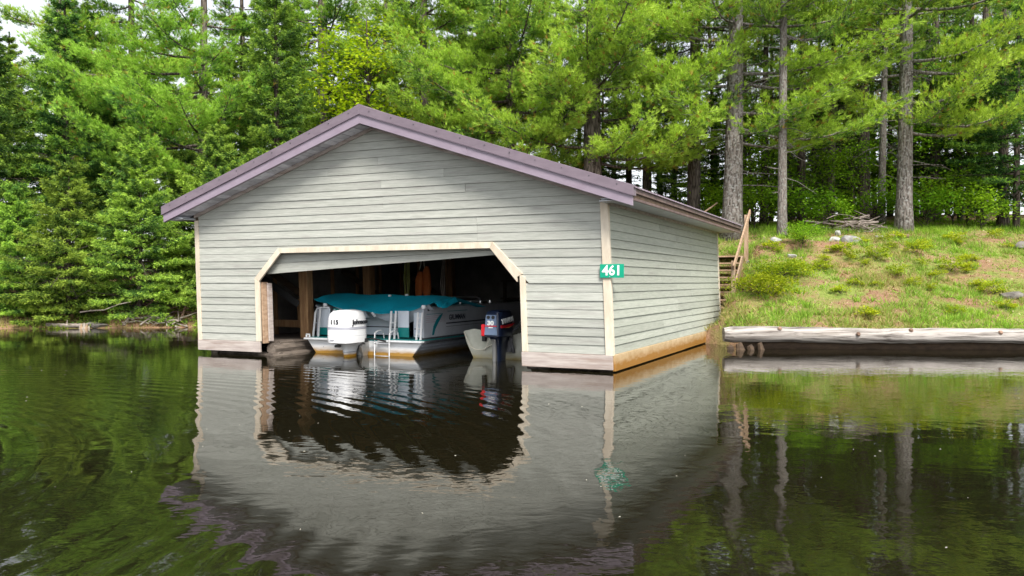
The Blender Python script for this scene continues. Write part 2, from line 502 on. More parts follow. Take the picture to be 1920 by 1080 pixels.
# ------------------------------------------------------------------ builders
class MB:
    """collects polygons, then links them as one mesh object"""
    def __init__(s):
        s.v, s.f = [], []
    def poly(s, pts, faces):
        k = len(s.v)
        s.v += [tuple(p) for p in pts]
        s.f += [tuple(i + k for i in f) for f in faces]
        return s
    def box(s, x0, x1, y0, y1, z0, z1):
        return s.poly([(x0, y0, z0), (x1, y0, z0), (x1, y1, z0), (x0, y1, z0), (x0, y0, z1), (x1, y0, z1), (x1, y1, z1), (x0, y1, z1)],
                      [(3, 2, 1, 0), (4, 5, 6, 7), (0, 1, 5, 4), (1, 2, 6, 5), (2, 3, 7, 6), (3, 0, 4, 7)])
    def bar(s, a, b, wd, th, up=(0, 0, 1)):
        a, b = Vector(a), Vector(b)
        d = (b - a).normalized()
        u = Vector(up)
        sd = d.cross(u)
        if sd.length < 1e-4:
            sd = d.cross(Vector((0, 1, 0)))
        sd.normalize()
        u = sd.cross(d)
        p = []
        for q in (a, b):
            for i, j in ((-1, -1), (1, -1), (1, 1), (-1, 1)):
                p.append(q + sd * (wd / 2 * i) + u * (th / 2 * j))
        return s.poly(p, [(3, 2, 1, 0), (4, 5, 6, 7), (0, 1, 5, 4), (1, 2, 6, 5), (2, 3, 7, 6), (3, 0, 4, 7)])
    def prism(s, pts, off):
        n = len(pts)
        off = Vector(off)
        p = [Vector(q) for q in pts]
        a = p + [q + off for q in p]
        f = [tuple(range(n - 1, -1, -1)), tuple(range(n, 2 * n))]
        f += [(i, (i + 1) % n, n + (i + 1) % n, n + i) for i in range(n)]
        return s.poly(a, f)
    def tube(s, path, rad, n=8, cap=True, wob=0.0):
        path = [Vector(p) for p in path]
        if not hasattr(rad, '__len__'):
            rad = [rad] * len(path)
        k = len(s.v)
        ref = None
        for i, p in enumerate(path):
            t = (path[min(i + 1, len(path) - 1)] - path[max(i - 1, 0)]).normalized()
            if ref is None:
                ref = t.orthogonal().normalized()
            ref = (ref - t * ref.dot(t)).normalized()
            b2 = t.cross(ref)
            for j in range(n):
                a = 2 * math.pi * j / n
                r = rad[i] * (1 + wob * random.uniform(-1, 1))
                s.v.append(tuple(p + (ref * math.cos(a) + b2 * math.sin(a)) * r))
        for i in range(len(path) - 1):
            for j in range(n):
                a0, a1 = k + i * n + j, k + i * n + (j + 1) % n
                s.f.append((a0, a1, a1 + n, a0 + n))
        if cap:
            s.f.append(tuple(k + j for j in range(n - 1, -1, -1)))
            e = k + (len(path) - 1) * n
            s.f.append(tuple(e + j for j in range(n)))
        return s
    def loft(s, secs, cap=True):
        """list of rings of equal length"""
        k = len(s.v)
        n = len(secs[0])
        for r in secs:
            s.v += [tuple(q) for q in r]
        for i in range(len(secs) - 1):
            for j in range(n):
                a0, a1 = k + i * n + j, k + i * n + (j + 1) % n
                s.f.append((a0, a1, a1 + n, a0 + n))
        if cap:
            s.f.append(tuple(k + j for j in range(n - 1, -1, -1)))
            e = k + (len(secs) - 1) * n
            s.f.append(tuple(e + j for j in range(n)))
        return s
    def grid(s, fn, nu, nv, th=0.0):
        """sheet fn(u,v); with th it becomes a thin closed skin"""
        k = len(s.v)
        P = [[Vector(fn(i / nu, j / nv)) for j in range(nv + 1)] for i in range(nu + 1)]
        for r in P:
            s.v += [tuple(q) for q in r]
        idx = lambda i, j: k + i * (nv + 1) + j
        for i in range(nu):
            for j in range(nv):
                s.f.append((idx(i, j), idx(i + 1, j), idx(i + 1, j + 1), idx(i, j + 1)))
        return s
    def build(s, name, mat, parent=None, smooth=False, bevel=0.0, xf=None, solid=0.0):
        v = s.v if xf is None else [xf(*p) for p in s.v]
        me = bpy.data.meshes.new(name)
        me.from_pydata([tuple(p) for p in v], [], s.f)
        bm = bmesh.new()
        bm.from_mesh(me)
        bmesh.ops.recalc_face_normals(bm, faces=bm.faces)
        if solid:
            bmesh.ops.solidify(bm, geom=bm.faces[:], thickness=solid)
        if bevel:
            bmesh.ops.bevel(bm, geom=[e for e in bm.edges if e.is_manifold and e.calc_face_angle(0) > 0.5], offset=bevel, segments=1 if not smooth else 2, affect='EDGES', clamp_overlap=True)
        bm.to_mesh(me)
        bm.free()
        me.materials.append(M[mat] if isinstance(mat, str) else mat)
        if smooth:
            me.polygons.foreach_set('use_smooth', [True] * len(me.polygons))
            me.set_sharp_from_angle(angle=R(38))
        return link(name, me, parent)

def link(name, data, parent=None, loc=None, rot=None, scale=None):
    o = bpy.data.objects.new(name, data)
    COL.objects.link(o)
    if parent:
        o.parent = parent
    if loc is not None:
        o.location = loc
    if rot is not None:
        o.rotation_euler = rot
    if scale is not None:
        o.scale = scale
    return o

def tag(o, label=None, cat=None, group=None, kind=None):
    if label:
        o['label'] = label
    if cat:
        o['category'] = cat
    if group:
        o['group'] = group
    if kind:
        o['kind'] = kind
    return o

def thing(name, label, cat, loc=(0, 0, 0), rz=0.0, group=None):
    o = link(name, None, loc=loc, rot=(0, 0, rz))
    o.empty_display_size = 0.2
    return tag(o, label, cat, group)

def lettering(text, size, mat, parent, matrix, name='lettering', extrude=0.002, squeeze=1.0, bold=0.0, shear=0.0):
    cu = bpy.data.curves.new('t', 'FONT')
    cu.body = text
    cu.size = size
    cu.extrude = extrude
    cu.offset = bold
    cu.shear = shear
    cu.align_x = 'CENTER'
    cu.align_y = 'CENTER'
    cu.resolution_u = 3
    t = bpy.data.objects.new('t', cu)
    COL.objects.link(t)
    dg = bpy.context.evaluated_depsgraph_get()
    me = bpy.data.meshes.new_from_object(t.evaluated_get(dg))
    bpy.data.objects.remove(t)
    bpy.data.curves.remove(cu)
    me.materials.clear()
    me.materials.append(M[mat])
    me.transform(Matrix.Diagonal((squeeze, 1, 1, 1)))
    me.transform(matrix)
    return link(name, me, parent)

def frame(origin, right, up):
    r, u = Vector(right).normalized(), Vector(up).normalized()
    n = r.cross(u)
    m = Matrix((r, u, n)).transposed().to_4x4()
    m.translation = Vector(origin)
    return m

def sup(cx, cy, z, hx, hy, p=3.5, n=28, taper=0.0):
    """rounded rectangle ring"""
    out = []
    for i in range(n):
        a = 2 * math.pi * i / n
        c, s_ = math.cos(a), math.sin(a)
        x = math.copysign(abs(c) ** (2 / p), c) * hx
        y = math.copysign(abs(s_) ** (2 / p), s_) * hy
        out.append((cx + x * (1 - taper * y / hy), cy + y, z))
    return out

# ------------------------------------------------------------------ land and water
BX, BY, BA = -6.5558, 17.4534, -0.4325         # front left corner of the boathouse and its turn
BCA, BSA = math.cos(BA), math.sin(BA)
WATER = -0.05
_sx = np.array([-80, -22, -15.5, -10, -5, -2.7, 3, 5.0, 5.5, 8, 11, 20, 30, 80.])
_sy = np.array([31, 26.4, 26.4, 27.2, 27.6, 26.6, 22.4, 19.8, 18.75, 18.62, 18.5, 18.0, 16.0, 8.])
_tr = np.array([-6, -0.6, -0.12, 0.05, 0.35, 2, 4, 6.5, 9, 12, 20, 28, 42, 60.])
_hr = np.array([-2, -1.0, -0.25, 0.28, 0.42, 0.92, 1.62, 2.62, 3.02, 3.35, 4.55, 4.2, -0.6, -3.])
_tl = np.array([-6, -1, 0, 0.8, 3, 6, 10, 20, 28, 42, 60.])
_hl = np.array([-2, -.55, -0.06, 0.26, 1.1, 1.9, 2.2, 2.4, 1.8, -0.6, -3.])

def lump(x, y):
    return (np.sin(x * 1.7 + y * .6) * np.sin(y * 1.3 - x * .4) * .5 + np.sin(x * 3.1 - y * 2.3 + 1) * np.sin(y * 3.7 + x * 1.1) * .3
            + np.sin(x * 7.3 + y * 5.1) * np.sin(y * 6.7 - x * 5.9) * .16)

def land(x, y):
    x = np.asarray(x, float)
    y = np.asarray(y, float)
    t = y - np.interp(x, _sx, _sy)
    k = np.clip((x + 3) / 8.0, 0, 1)
    k = k * k * (3 - 2 * k)
    z = np.interp(t, _tr, _hr) * k + np.interp(t, _tl, _hl) * (1 - k)
    z = z + lump(x, y) * 0.13 * np.clip(t / 1.5, 0, 1)
    # trench dug for the boathouse and its stair
    lx = (x - BX) * BCA + (y - BY) * BSA
    ly = -(x - BX) * BSA + (y - BY) * BCA
    fl = np.interp(ly, [0, 8, 10.4, 11.0, 13.1, 14.5, 18], [0.1, 0.3, 0.40, 0.52, 2.12, 2.5, 4])
    k = np.clip((lx - 9.22) / 0.75, 0, 1)
    z = np.minimum(z, fl + 4 * k * k * (3 - 2 * k) + 6 * np.clip(5.5 - lx, 0, 1))
    z = z - np.clip((np.abs(x - 5) - 55) / 10, 0, 5)
    return z

def build_land():
    xs = np.concatenate([np.arange(-80, -24, 1.6), np.arange(-24, 24, 0.24), np.arange(24, 81, 1.6)])
    ys = np.concatenate([np.arange(4, 16, 1.2), np.arange(16, 34, 0.2), np.arange(34, 86, 1.2)])
    X, Y = np.meshgrid(xs, ys)
    Z = land(X, Y)
    ny, nx = X.shape
    V = np.stack([X, Y, Z], -1).reshape(-1, 3)
    i = np.arange((ny - 1) * (nx - 1))
    a = (i // (nx - 1)) * nx + i % (nx - 1)
    F = np.stack([a, a + 1, a + nx + 1, a + nx], -1)
    me = bpy.data.meshes.new('bank')
    me.from_pydata(V.tolist(), [], F.tolist())
    at = me.attributes.new('turf', 'FLOAT', 'POINT')
    right = np.clip((V[:, 0] - 4) / 2, 0, 1) * np.clip((29.5 - V[:, 1]) / 3, 0.25, 1)
    left = 0.55 * np.clip((27.6 - V[:, 1]) / 1.0, 0, 1) * (V[:, 0] < 0)
    at.data.foreach_set('value', np.maximum(right, left))
    me.polygons.foreach_set('use_smooth', [True] * len(me.polygons))
    me.materials.append(ground_material())
    return tag(link('bank', me), kind='structure')

build_land()
wm = MB()
wm.poly([(-1500, -1500, WATER), (1500, -1500, WATER), (1500, 1500, WATER), (-1500, 1500, WATER)], [(0, 1, 2, 3)])
tag(wm.build('water', water_material()), kind='structure')

# ------------------------------------------------------------------ boathouse
W_, D_, HE, HB = 9.042, 9.249, 2.75, 0.245
LEAN = 0.040
SL, RIDGE = 0.335, 4.655                      # roof pitch, height of the ridge top

def b2w(x, y, z=0.0):
    return (BX + x * BCA - y * BSA, BY + x * BSA + y * BCA, z)

def shear(x, y, z):
    return (x - LEAN * z, y, z)

house = thing('boathouse', 'grey-green clapboard boathouse with purple metal roof standing in the water', 'boathouse', (BX, BY, 0), BA)

def hb(mb, name, mat, parent=None, **kw):
    return mb.build(name, mat, parent or house, xf=shear, **kw)

def clip(poly, a, b, c):
    """keep a*x+b*z<=c"""
    out = []
    for i in range(len(poly)):
        p, q = poly[i], poly[(i + 1) % len(poly)]
        dp, dq = a * p[0] + b * p[1] - c, a * q[0] + b * q[1] - c
        if dp <= 0:
            out.append(p)
        if (dp < 0 < dq) or (dq < 0 < dp):
            t = dp / (dp - dq)
            out.append((p[0] + (q[0] - p[0]) * t, p[1] + (q[1] - p[1]) * t))
    return out

# opening outline (through the middle of its trim)
OP = [(1.62, HB), (1.63, 1.50), (2.20, 2.06), (6.93, 2.085), (7.49, 1.54), (7.48, HB)]

# sheathing behind the boards, with the opening left out
gable_z = lambda x: RIDGE - 0.30 - SL * abs(x - W_ / 2)
fw = MB()
def plate(poly):
    fw.prism([(x, 0.004, z) for x, z in poly], (0, 0.02, 0))
plate([(0, 0.1), (1.6, 0.1), (1.6, 1.5), (0, 1.5)])
plate([(7.5, 0.1), (W_, 0.1), (W_, 1.5), (7.5, 1.5)])
plate([(0, 1.5), (1.6, 1.5), (2.17, 2.07), (0, 2.07)])
plate([(7.5, 1.5), (W_, 1.5), (W_, 2.07), (6.95, 2.07)])
plate([(0, 2.07), (W_, 2.07), (W_, gable_z(W_)), (W_ / 2, gable_z(W_ / 2)), (0, gable_z(0))])
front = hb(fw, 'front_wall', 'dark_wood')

ROW = (HE - HB) / 17.0
def board_front(poly, z0, parent):
    if len(poly) < 3:
        return
    mb = MB()
    n = len(poly)
    jit = random.uniform(-0.004, 0.006)
    yf = lambda z: -(0.021 + jit) + 0.013 * (z - z0) / ROW
    a = [(x, yf(z), z) for x, z in poly] + [(x, 0.0015, z) for x, z in poly]
    f = [tuple(range(n)), tuple(range(2 * n - 1, n - 1, -1))] + [(i, n + i, n + (i + 1) % n, (i + 1) % n) for i in range(n)]
    mb.poly(a, f)
    hb(mb, 'siding_board', 'siding', parent, bevel=0.0015)

k = 0
z = HB
while z < 4.4:
    z1 = z + ROW - 0.0025
    sag = 0.0
    row = [(0.09, z), (W_ - 0.10, z), (W_ - 0.10, z1), (0.09, z1)]
    g = RIDGE - 0.275
    row = clip(row, SL, 1, g + SL * W_ / 2)
    row = clip(row, -SL, 1, g - SL * W_ / 2)
    if z1 < 2.02:
        lft = clip(row, 1, 0, 1.62)
        rgt = clip(row, -1, 0, -7.49)
        if z1 > 1.45:
            lft = clip(clip(row, 1, 0, 4.5), 0.56, -0.57, 0.56 * 1.63 - 0.57 * 1.50)
            rgt = clip(clip(row, -1, 0, -4.5), -0.545, -0.56, -0.545 * 7.49 - 0.56 * 1.54)
            lft = clip(lft, 1, 0, 2.2) if z1 < 1.5 else lft
        board_front(lft, z, front)
        board_front(rgt, z, front)
    elif z < 2.08:
        lft = clip(row, 1, 0, 2.17)
        rgt = clip(row, -1, 0, -6.96)
        board_front(clip(clip(row, 1, 0, 4.5), 0.56, -0.57, 0.56 * 1.63 - 0.57 * 1.50), z, front)
        board_front(clip(clip(row, -1, 0, -4.5), -0.545, -0.56, -0.545 * 7.49 - 0.56 * 1.54), z, front)
        mid = clip(clip(row, 1, 0, 6.9), -1, 0, -2.2)
        mid = clip(mid, 0, -1, -2.09)
        board_front(mid, z, front)
    else:
        # long rows are pieced from two boards
        if len(row) >= 3:
            xa, xb = min(p[0] for p in row), max(p[0] for p in row)
            if xb - xa > 4:
                cut = xa + (xb - xa) * random.choice((0.30, 0.52, 0.74))
                board_front(clip(row, 1, 0, cut - 0.0015), z, front)
                board_front(clip(row, -1, 0, -cut - 0.0015), z, front)
            else:
                board_front(row, z, front)
    z += ROW

# right-hand side wall
sw = MB()
sw.box(W_ - 0.024, W_ - 0.004, 0.02, D_ - 0.01, 0.1, HE + 0.1)
side = hb(sw, 'side_wall', 'dark_wood')
z = HB
for i in range(17):
    z1 = z + ROW - 0.0025
    cuts = [0.06, D_ * random.choice((0.36, 0.5, 0.64)), D_ - 0.05]
    for a, b in zip(cuts[:-1], cuts[1:]):
        j = random.uniform(-0.003, 0.006)
        mb = MB()
        mb.poly([(W_ - 0.0015, a + .001, z), (W_ - 0.0015, b - .001, z), (W_ - 0.0015, b - .001, z1), (W_ - 0.0015, a + .001, z1),
                 (W_ + 0.026 + j, a + .001, z), (W_ + 0.026 + j, b - .001, z), (W_ + 0.009 + j, b - .001, z1), (W_ + 0.009 + j, a + .001, z1)],
                [(0, 1, 2, 3), (7, 6, 5, 4), (0, 4, 5, 1), (1, 5, 6, 2), (2, 6, 7, 3), (3, 7, 4, 0)])
        hb(mb, 'siding_board', 'siding_side', side, bevel=0.0015)
    z += ROW
# frieze strip under the soffit
hb(MB().box(W_ + 0.002, W_ + 0.03, 0.05, D_, HE - 0.035, HE + 0.02), 'frieze_board', 'skirt', side, bevel=0.003)
# other two walls
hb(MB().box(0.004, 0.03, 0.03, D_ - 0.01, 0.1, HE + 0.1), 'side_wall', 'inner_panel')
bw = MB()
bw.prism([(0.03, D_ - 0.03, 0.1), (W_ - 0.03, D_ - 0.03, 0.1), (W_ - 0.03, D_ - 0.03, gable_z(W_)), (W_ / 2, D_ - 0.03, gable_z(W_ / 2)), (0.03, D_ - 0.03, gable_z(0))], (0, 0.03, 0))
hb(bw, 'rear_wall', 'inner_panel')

# corner boards
hb(MB().box(-0.012, 0.088, -0.036, 0.0, HB - 0.01, HE - 0.02), 'corner_board', 'trim', bevel=0.004)
hb(MB().box(W_ - 0.098, W_ + 0.036, -0.038, 0.0, HB - 0.02, HE + 0.01), 'corner_board', 'trim', bevel=0.004)
hb(MB().box(W_ + 0.003, W_ + 0.036, 0.002, 0.058, HB - 0.02, HE - 0.04), 'corner_board', 'trim', bevel=0.004)
hb(MB().box(W_ + 0.003, W_ + 0.034, D_ - 0.048, D_ + 0.05, HB - 0.02, HE - 0.03), 'corner_board', 'trim', bevel=0.004)

# skirting planks over the cribs
hb(MB().box(-0.004, 1.66, -0.050, 0.0, 0.025, HB - 0.006), 'skirting_board', 'skirt', bevel=0.004)
hb(MB().box(7.43, W_ + 0.02, -0.050, 0.0, -0.005, HB - 0.006), 'skirting_board', 'skirt', bevel=0.004)
hb(MB().box(W_ + 0.001, W_ + 0.048, 0.004, 4.95, -0.03, HB - 0.004), 'skirting_board', 'skirt_amber', bevel=0.004)
hb(MB().box(W_ + 0.001, W_ + 0.046, 4.955, D_ + 0.04, -0.025, HB - 0.006), 'skirting_board', 'skirt_amber', bevel=0.004)

# opening trim
def trim_piece(poly, y0=-0.046, th=0.046, par=front):
    mb = MB().prism([(x, y0, z) for x, z in poly], (0, th, 0))
    hb(mb, 'opening_trim', 'trim', par, bevel=0.003)
trim_piece([(1.565, HB), (1.675, HB), (1.685, 1.455), (1.575, 1.52)])
trim_piece([(1.577, 1.523), (1.687, 1.458), (2.245, 2.012), (2.185, 2.105)])
trim_piece([(2.188, 2.108), (2.248, 2.015), (6.895, 2.035), (6.95, 2.145)])
trim_piece([(6.953, 2.142), (6.898, 2.032), (7.395, 1.445), (7.40, 1.53), (7.505, 1.585)], -0.050, 0.05)
trim_piece([(7.44, HB), (7.545, HB), (7.545, 1.53), (7.445, 1.58)], -0.044)
# jamb boards turning inward on the left
hb(MB().box(1.66, 1.70, 0.03, 0.20, 0.2, 1.44), 'jamb_board', 'stair_old', front, bevel=0.003)
hb(MB().box(1.72, 1.75, 0.14, 0.27, 0.24, 1.42), 'jamb_board', 'skirt', front, bevel=0.003)

# the crooked lift-up door behind the head of the opening
door = MB().poly([(1.78, 0.10, 1.60), (7.3, 0.10, 1.945), (7.3, 0.10, 2.02), (1.78, 0.10, 1.80), (1.78, 0.13, 1.60), (7.3, 0.13, 1.945), (7.3, 0.13, 2.02), (1.78, 0.13, 1.80)],
                 [(0, 1, 2, 3), (7, 6, 5, 4), (0, 4, 5, 1), (1, 5, 6, 2), (2, 6, 7, 3), (3, 7, 4, 0)])
dr = hb(door, 'lift_door', 'siding', bevel=0.002)
d2 = MB().poly([(1.78, 0.115, 1.806), (7.3, 0.115, 2.026), (7.3, 0.115, 2.2), (1.78, 0.115, 2.2), (1.78, 0.14, 1.806), (7.3, 0.14, 2.026), (7.3, 0.14, 2.2), (1.78, 0.14, 2.2)],
               [(0, 1, 2, 3), (7, 6, 5, 4), (0, 4, 5, 1), (1, 5, 6, 2), (2, 6, 7, 3), (3, 7, 4, 0)])
hb(d2, 'door_board', 'siding', dr, bevel=0.002)

# roof ---------------------------------------------------------------
OX, OXL, OY0, OY1 = 0.57, 0.46, 0.40, 0.42
xm = W_ / 2
rz = lambda x: RIDGE - SL * abs(x - xm)
def roof_slope(sgn):
    """ribbed metal sheet, the ribs running down the slope"""
    mb = MB()
    prof = []
    y = -OY0 - 0.03
    while y < D_ + OY1:
        prof += [(y, 0), (y + 0.13, 0), (y + 0.15, 0.022), (y + 0.18, 0.022)]
        y += 0.2
    xe = xm + sgn * (xm + (OX if sgn > 0 else OXL) + 0.05)
    n = len(prof)
    pts = [(xm, yy, RIDGE + h) for yy, h in prof] + [(xe, yy, rz(xe) + h) for yy, h in prof]
    pts += [(xm, yy, RIDGE - 0.006) for yy, h in prof] + [(xe, yy, rz(xe) - 0.006) for yy, h in prof]
    f = []
    for i in range(n - 1):
        f += [(i, i + 1, n + i + 1, n + i), (2 * n + i, 3 * n + i, 3 * n + i + 1, 2 * n + i + 1), (n + i, n + i + 1, 3 * n + i + 1, 3 * n + i)]
    mb.poly(pts, f)
    return hb(mb, 'roof_sheet', 'roof_metal')
roofs = [roof_slope(-1), roof_slope(1)]
for sgn, rf in ((-1, roofs[0]), (1, roofs[1])):
    xe = xm + sgn * (xm + (OX if sgn > 0 else OXL))
    # cap flashing and fascia on the front rake
    def rake(y0, y1, t0, t1, ext=0.0):
        x2 = xe + sgn * ext
        return MB().prism([(xm, y0, RIDGE + t1), (x2, y0, rz(x2) + t1), (x2, y0, rz(x2) + t0), (xm, y0, RIDGE + t0)], (0, y1 - y0, 0))
    full = abs(xe - xm)
    def rake_piece(y0, y1, t0, t1, d0, d1):
        xa, xb = xm + sgn * d0, xm + sgn * d1
        return MB().prism([(xa, y0, rz(xa) + t1), (xb, y0, rz(xb) + t1), (xb, y0, rz(xb) + t0), (xa, y0, rz(xa) + t0)], (0, y1 - y0, 0))
    for (d0, d1, pr_) in ((0, 0.59 * full, 0.0), (0.59 * full + .001, full + 0.03, 0.005)):
        hb(rake_piece(-OY0 - 0.055 - pr_, -OY0 + 0.10, -0.135 - pr_ * .4, 0.03 + pr_ * .4, d0, d1), 'rake_flashing', 'roof_metal', rf, bevel=0.004)
    for (d0, d1, pr_) in ((0, 0.43 * full, 0.004), (0.43 * full + .001, full, 0.0)):
        hb(rake_piece(-OY0 - 0.035 - pr_, -OY0 + 0.03, -0.305 - pr_ * .5, -0.1375, d0, d1), 'rake_fascia', 'roof_flash', rf, bevel=0.004)
    for i_ in range(11):
        d = full * (i_ + .5) / 11
        xs_ = xm + sgn * d
        MB().tube([(xs_, -OY0 - 0.068, rz(xs_) - 0.03), (xs_, -OY0 - 0.05, rz(xs_) - 0.03)], 0.009, 6).build('screw', 'rub_rail', rf, xf=shear)
    hb(rake(-OY0 - 0.066, -OY0 - 0.048, -0.1425, -0.1385, 0.03), 'drip_edge', 'roof_flash', rf)
    # strip where the planked soffit meets the wall
    hb(MB().prism([(xm, -0.055, RIDGE - 0.275), (xm + sgn * xm, -0.055, rz(0) - 0.275), (xm + sgn * xm, -0.055, rz(0) - 0.365), (xm, -0.055, RIDGE - 0.365)], (0, 0.05, 0)), 'frieze_board', 'skirt', rf, bevel=0.003)
    # short soffit planks under the rake
    n = 34
    L_ = xm + (OX if sgn > 0 else OXL) - 0.12
    for i in range(n):
        a, b = 0.04 + L_ * i / n, 0.04 + L_ * (i + 1) / n - 0.018
        xa, xb = xm + sgn * a, xm + sgn * b
        dz = random.uniform(-0.006, 0.006)
        mb = MB().prism([(xa, -OY0 + 0.033, rz(xa) - 0.30 + dz), (xb, -OY0 + 0.033, rz(xb) - 0.30 + dz), (xb, -OY0 + 0.033, rz(xb) - 0.275 + dz), (xa, -OY0 + 0.033, rz(xa) - 0.275 + dz)], (0, OY0 - 0.09, 0))
        hb(mb, 'soffit_plank', 'soffit_plank', rf)
    hb(MB().prism([(xm, -OY0 + 0.105, RIDGE - 0.17), (xe, -OY0 + 0.105, rz(xe) - 0.17), (xe, -OY0 + 0.105, rz(xe) - 0.05), (xm, -OY0 + 0.105, RIDGE - 0.05)], (0, D_ + OY1 + OY0 - 0.15, 0)), 'roof_deck', 'dark_wood', rf)
    # eave: horizontal soffit, fascia in two tiers
    xw = xm + sgn * (xm + 0.032)
    xi = xe - sgn * 0.03
    hb(MB().box(min(xw, xi), max(xw, xi), -OY0 + 0.035, D_ + OY1 - 0.03, HE + 0.018, HE + 0.036), 'eave_soffit', 'soffit', rf)
    hb(MB().box(min(xi, xe) , max(xi, xe), -OY0 + 0.032, D_ + OY1, HE - 0.012, rz(xe) - 0.075), 'eave_fascia', 'eave_brown', rf, bevel=0.003)
    x3 = xe + sgn * 0.022
    hb(MB().box(min(xe, x3) , max(xe, x3), -OY0 + 0.05, D_ + OY1, rz(xe) - 0.10, rz(xe) - 0.014), 'eave_batten', 'eave_brown', rf, bevel=0.003)
# gable soffit return at each front corner
for xa, xb in ((-OXL + 0.02, 0.0), (W_ , W_ + OX - 0.02)):
    hb(MB().box(xa, xb, -OY0 + 0.034, -0.02, HE - 0.010, HE + 0.006), 'soffit_return', 'soffit', roofs[0])
# ridge cap
hb(MB().prism([(xm - 0.2, -OY0 - 0.05, rz(xm - .2) + 0.028), (xm, -OY0 - 0.05, RIDGE + 0.032), (xm + 0.2, -OY0 - 0.05, rz(xm + .2) + 0.028), (xm, -OY0 - 0.05, RIDGE + 0.05)], (0, D_ + OY0 + OY1, 0)), 'ridge_cap', 'roof_metal')

# framing inside --------------------------------------------------------
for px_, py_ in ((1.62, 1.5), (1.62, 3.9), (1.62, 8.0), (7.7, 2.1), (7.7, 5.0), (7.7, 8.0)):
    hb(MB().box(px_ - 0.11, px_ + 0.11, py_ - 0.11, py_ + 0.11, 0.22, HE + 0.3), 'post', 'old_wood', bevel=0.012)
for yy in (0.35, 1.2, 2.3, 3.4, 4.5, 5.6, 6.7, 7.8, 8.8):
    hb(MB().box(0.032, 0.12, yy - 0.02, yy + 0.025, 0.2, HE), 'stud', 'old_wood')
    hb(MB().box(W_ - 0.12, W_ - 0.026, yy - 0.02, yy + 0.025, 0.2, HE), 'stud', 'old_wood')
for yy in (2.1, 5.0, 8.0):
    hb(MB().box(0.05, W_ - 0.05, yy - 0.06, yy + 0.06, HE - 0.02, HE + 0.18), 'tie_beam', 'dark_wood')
    hb(MB().bar((0.15, yy - 0.16, 1.75), (1.5, yy - 0.16, 0.95), 0.05, 0.14), 'brace', 'dark_wood')
hb(MB().bar((0.30, 1.0, 1.85), (1.45, 1.45, 0.95), 0.05, 0.14), 'brace', 'black')
hb(MB().box(0.95, 1.05, 2.0, 2.1, 0.4, 1.05), 'post', 'old_wood', bevel=0.006)
hb(MB().box(0.2, 1.5, 1.85, 1.99, 0.42, 0.58), 'beam', 'old_wood', bevel=0.008)
# dock decking along the left inner wall, resting on crib logs
for i in range(20):
    y = 0.42 + i * 0.44
    hb(MB().box(0.05, 1.78 + random.uniform(-.03, .03), y, y + 0.425, 0.175, 0.215), 'dock_plank', 'crib_log', bevel=0.004)
for (x, z, r, a, b) in ((1.72, 0.07, 0.115, 0.20, 9.0), (1.80, -0.12, 0.13, 0.05, 9.0), (0.25, 0.05, 0.12, 0.15, 9.0), (7.72, 0.03, 0.13, 0.2, 9.0), (8.85, 0.0, 0.12, 0.2, 9.0)):
    path = [(x + random.uniform(-.015, .015), a + (b - a) * t / 9, z + random.uniform(-.01, .01)) for t in range(10)]
    hb(MB().tube(path, [r * random.uniform(.96, 1.03) for _ in path], 9, wob=0.03), 'crib_log', 'crib_log', smooth=False)
for y in (0.3, 4.4, 8.6):
    hb(MB().tube([(0.1, y, -0.1), (1.9, y, -0.1)], 0.11, 10), 'crib_log', 'crib_log', smooth=True)
    hb(MB().tube([(7.4, y, -0.12), (8.95, y, -0.12)], 0.11, 10), 'crib_log', 'crib_log', smooth=True)

# number sign on the corner
sg = thing('house_number_sign', 'green plate with white number 461 on the boathouse corner board', 'sign', b2w(*shear(9.115, -0.06, 1.625)), BA)
MB().box(-0.205, 0.205, -0.006, 0.004, -0.112, 0.112).build('plate', 'sign_green', sg, bevel=0.002)
for x_ in (-0.075, -0.035):
    MB().tube([(x_, -0.010, 0.096 if x_ < -.05 else -0.096), (x_, -0.004, 0.096 if x_ < -.05 else -0.096)], 0.007, 8).build('screw', 'alloy', sg)
lettering('461', 0.225, 'sign_white', sg, frame((0, -0.0085, 0.0), (1, 0, 0), (0, 0, 1)), bold=0.006, squeeze=0.98)

# ------------------------------------------------------------------ deck boat
BOAT = b2w(3.32, 1.15)
boat = thing('deck_boat', 'white and teal deck boat with covered stern and white outboard, moored in the boathouse', 'boat', (BOAT[0], BOAT[1], WATER), BA + R(0.5))
boat.scale = (1.09, 1, 1)
BWD = 1.30
def hull_ring(y, s, rise, inset=0.0):
    return [(-BWD * s, y, 0.285), (-1.10 * s, y, 0.02 + rise), (-0.95 * s, y, -0.22 + rise), (0.95 * s, y, -0.22 + rise), (1.10 * s, y, 0.02 + rise), (BWD * s, y, 0.285)]
hl = MB().loft([hull_ring(0.0, 1, 0), hull_ring(4.6, 1, 0), hull_ring(5.6, 0.86, 0.03), hull_ring(6.3, 0.5, 0.12), hull_ring(6.5, 0.22, 0.2)])
hl.build('hull', 'hull_alloy', boat, bevel=0.01)
tr = MB()
tr.prism([(-BWD + .01, -0.03, 0.28), (-1.10, -0.03, 0.02), (-0.95, -0.03, -0.22), (0.95, -0.03, -0.22), (1.10, -0.03, 0.02), (BWD - .01, -0.03, 0.28)], (0, 0.028, 0))
tro = tr.build('transom', 'transom_white', boat, bevel=0.006)
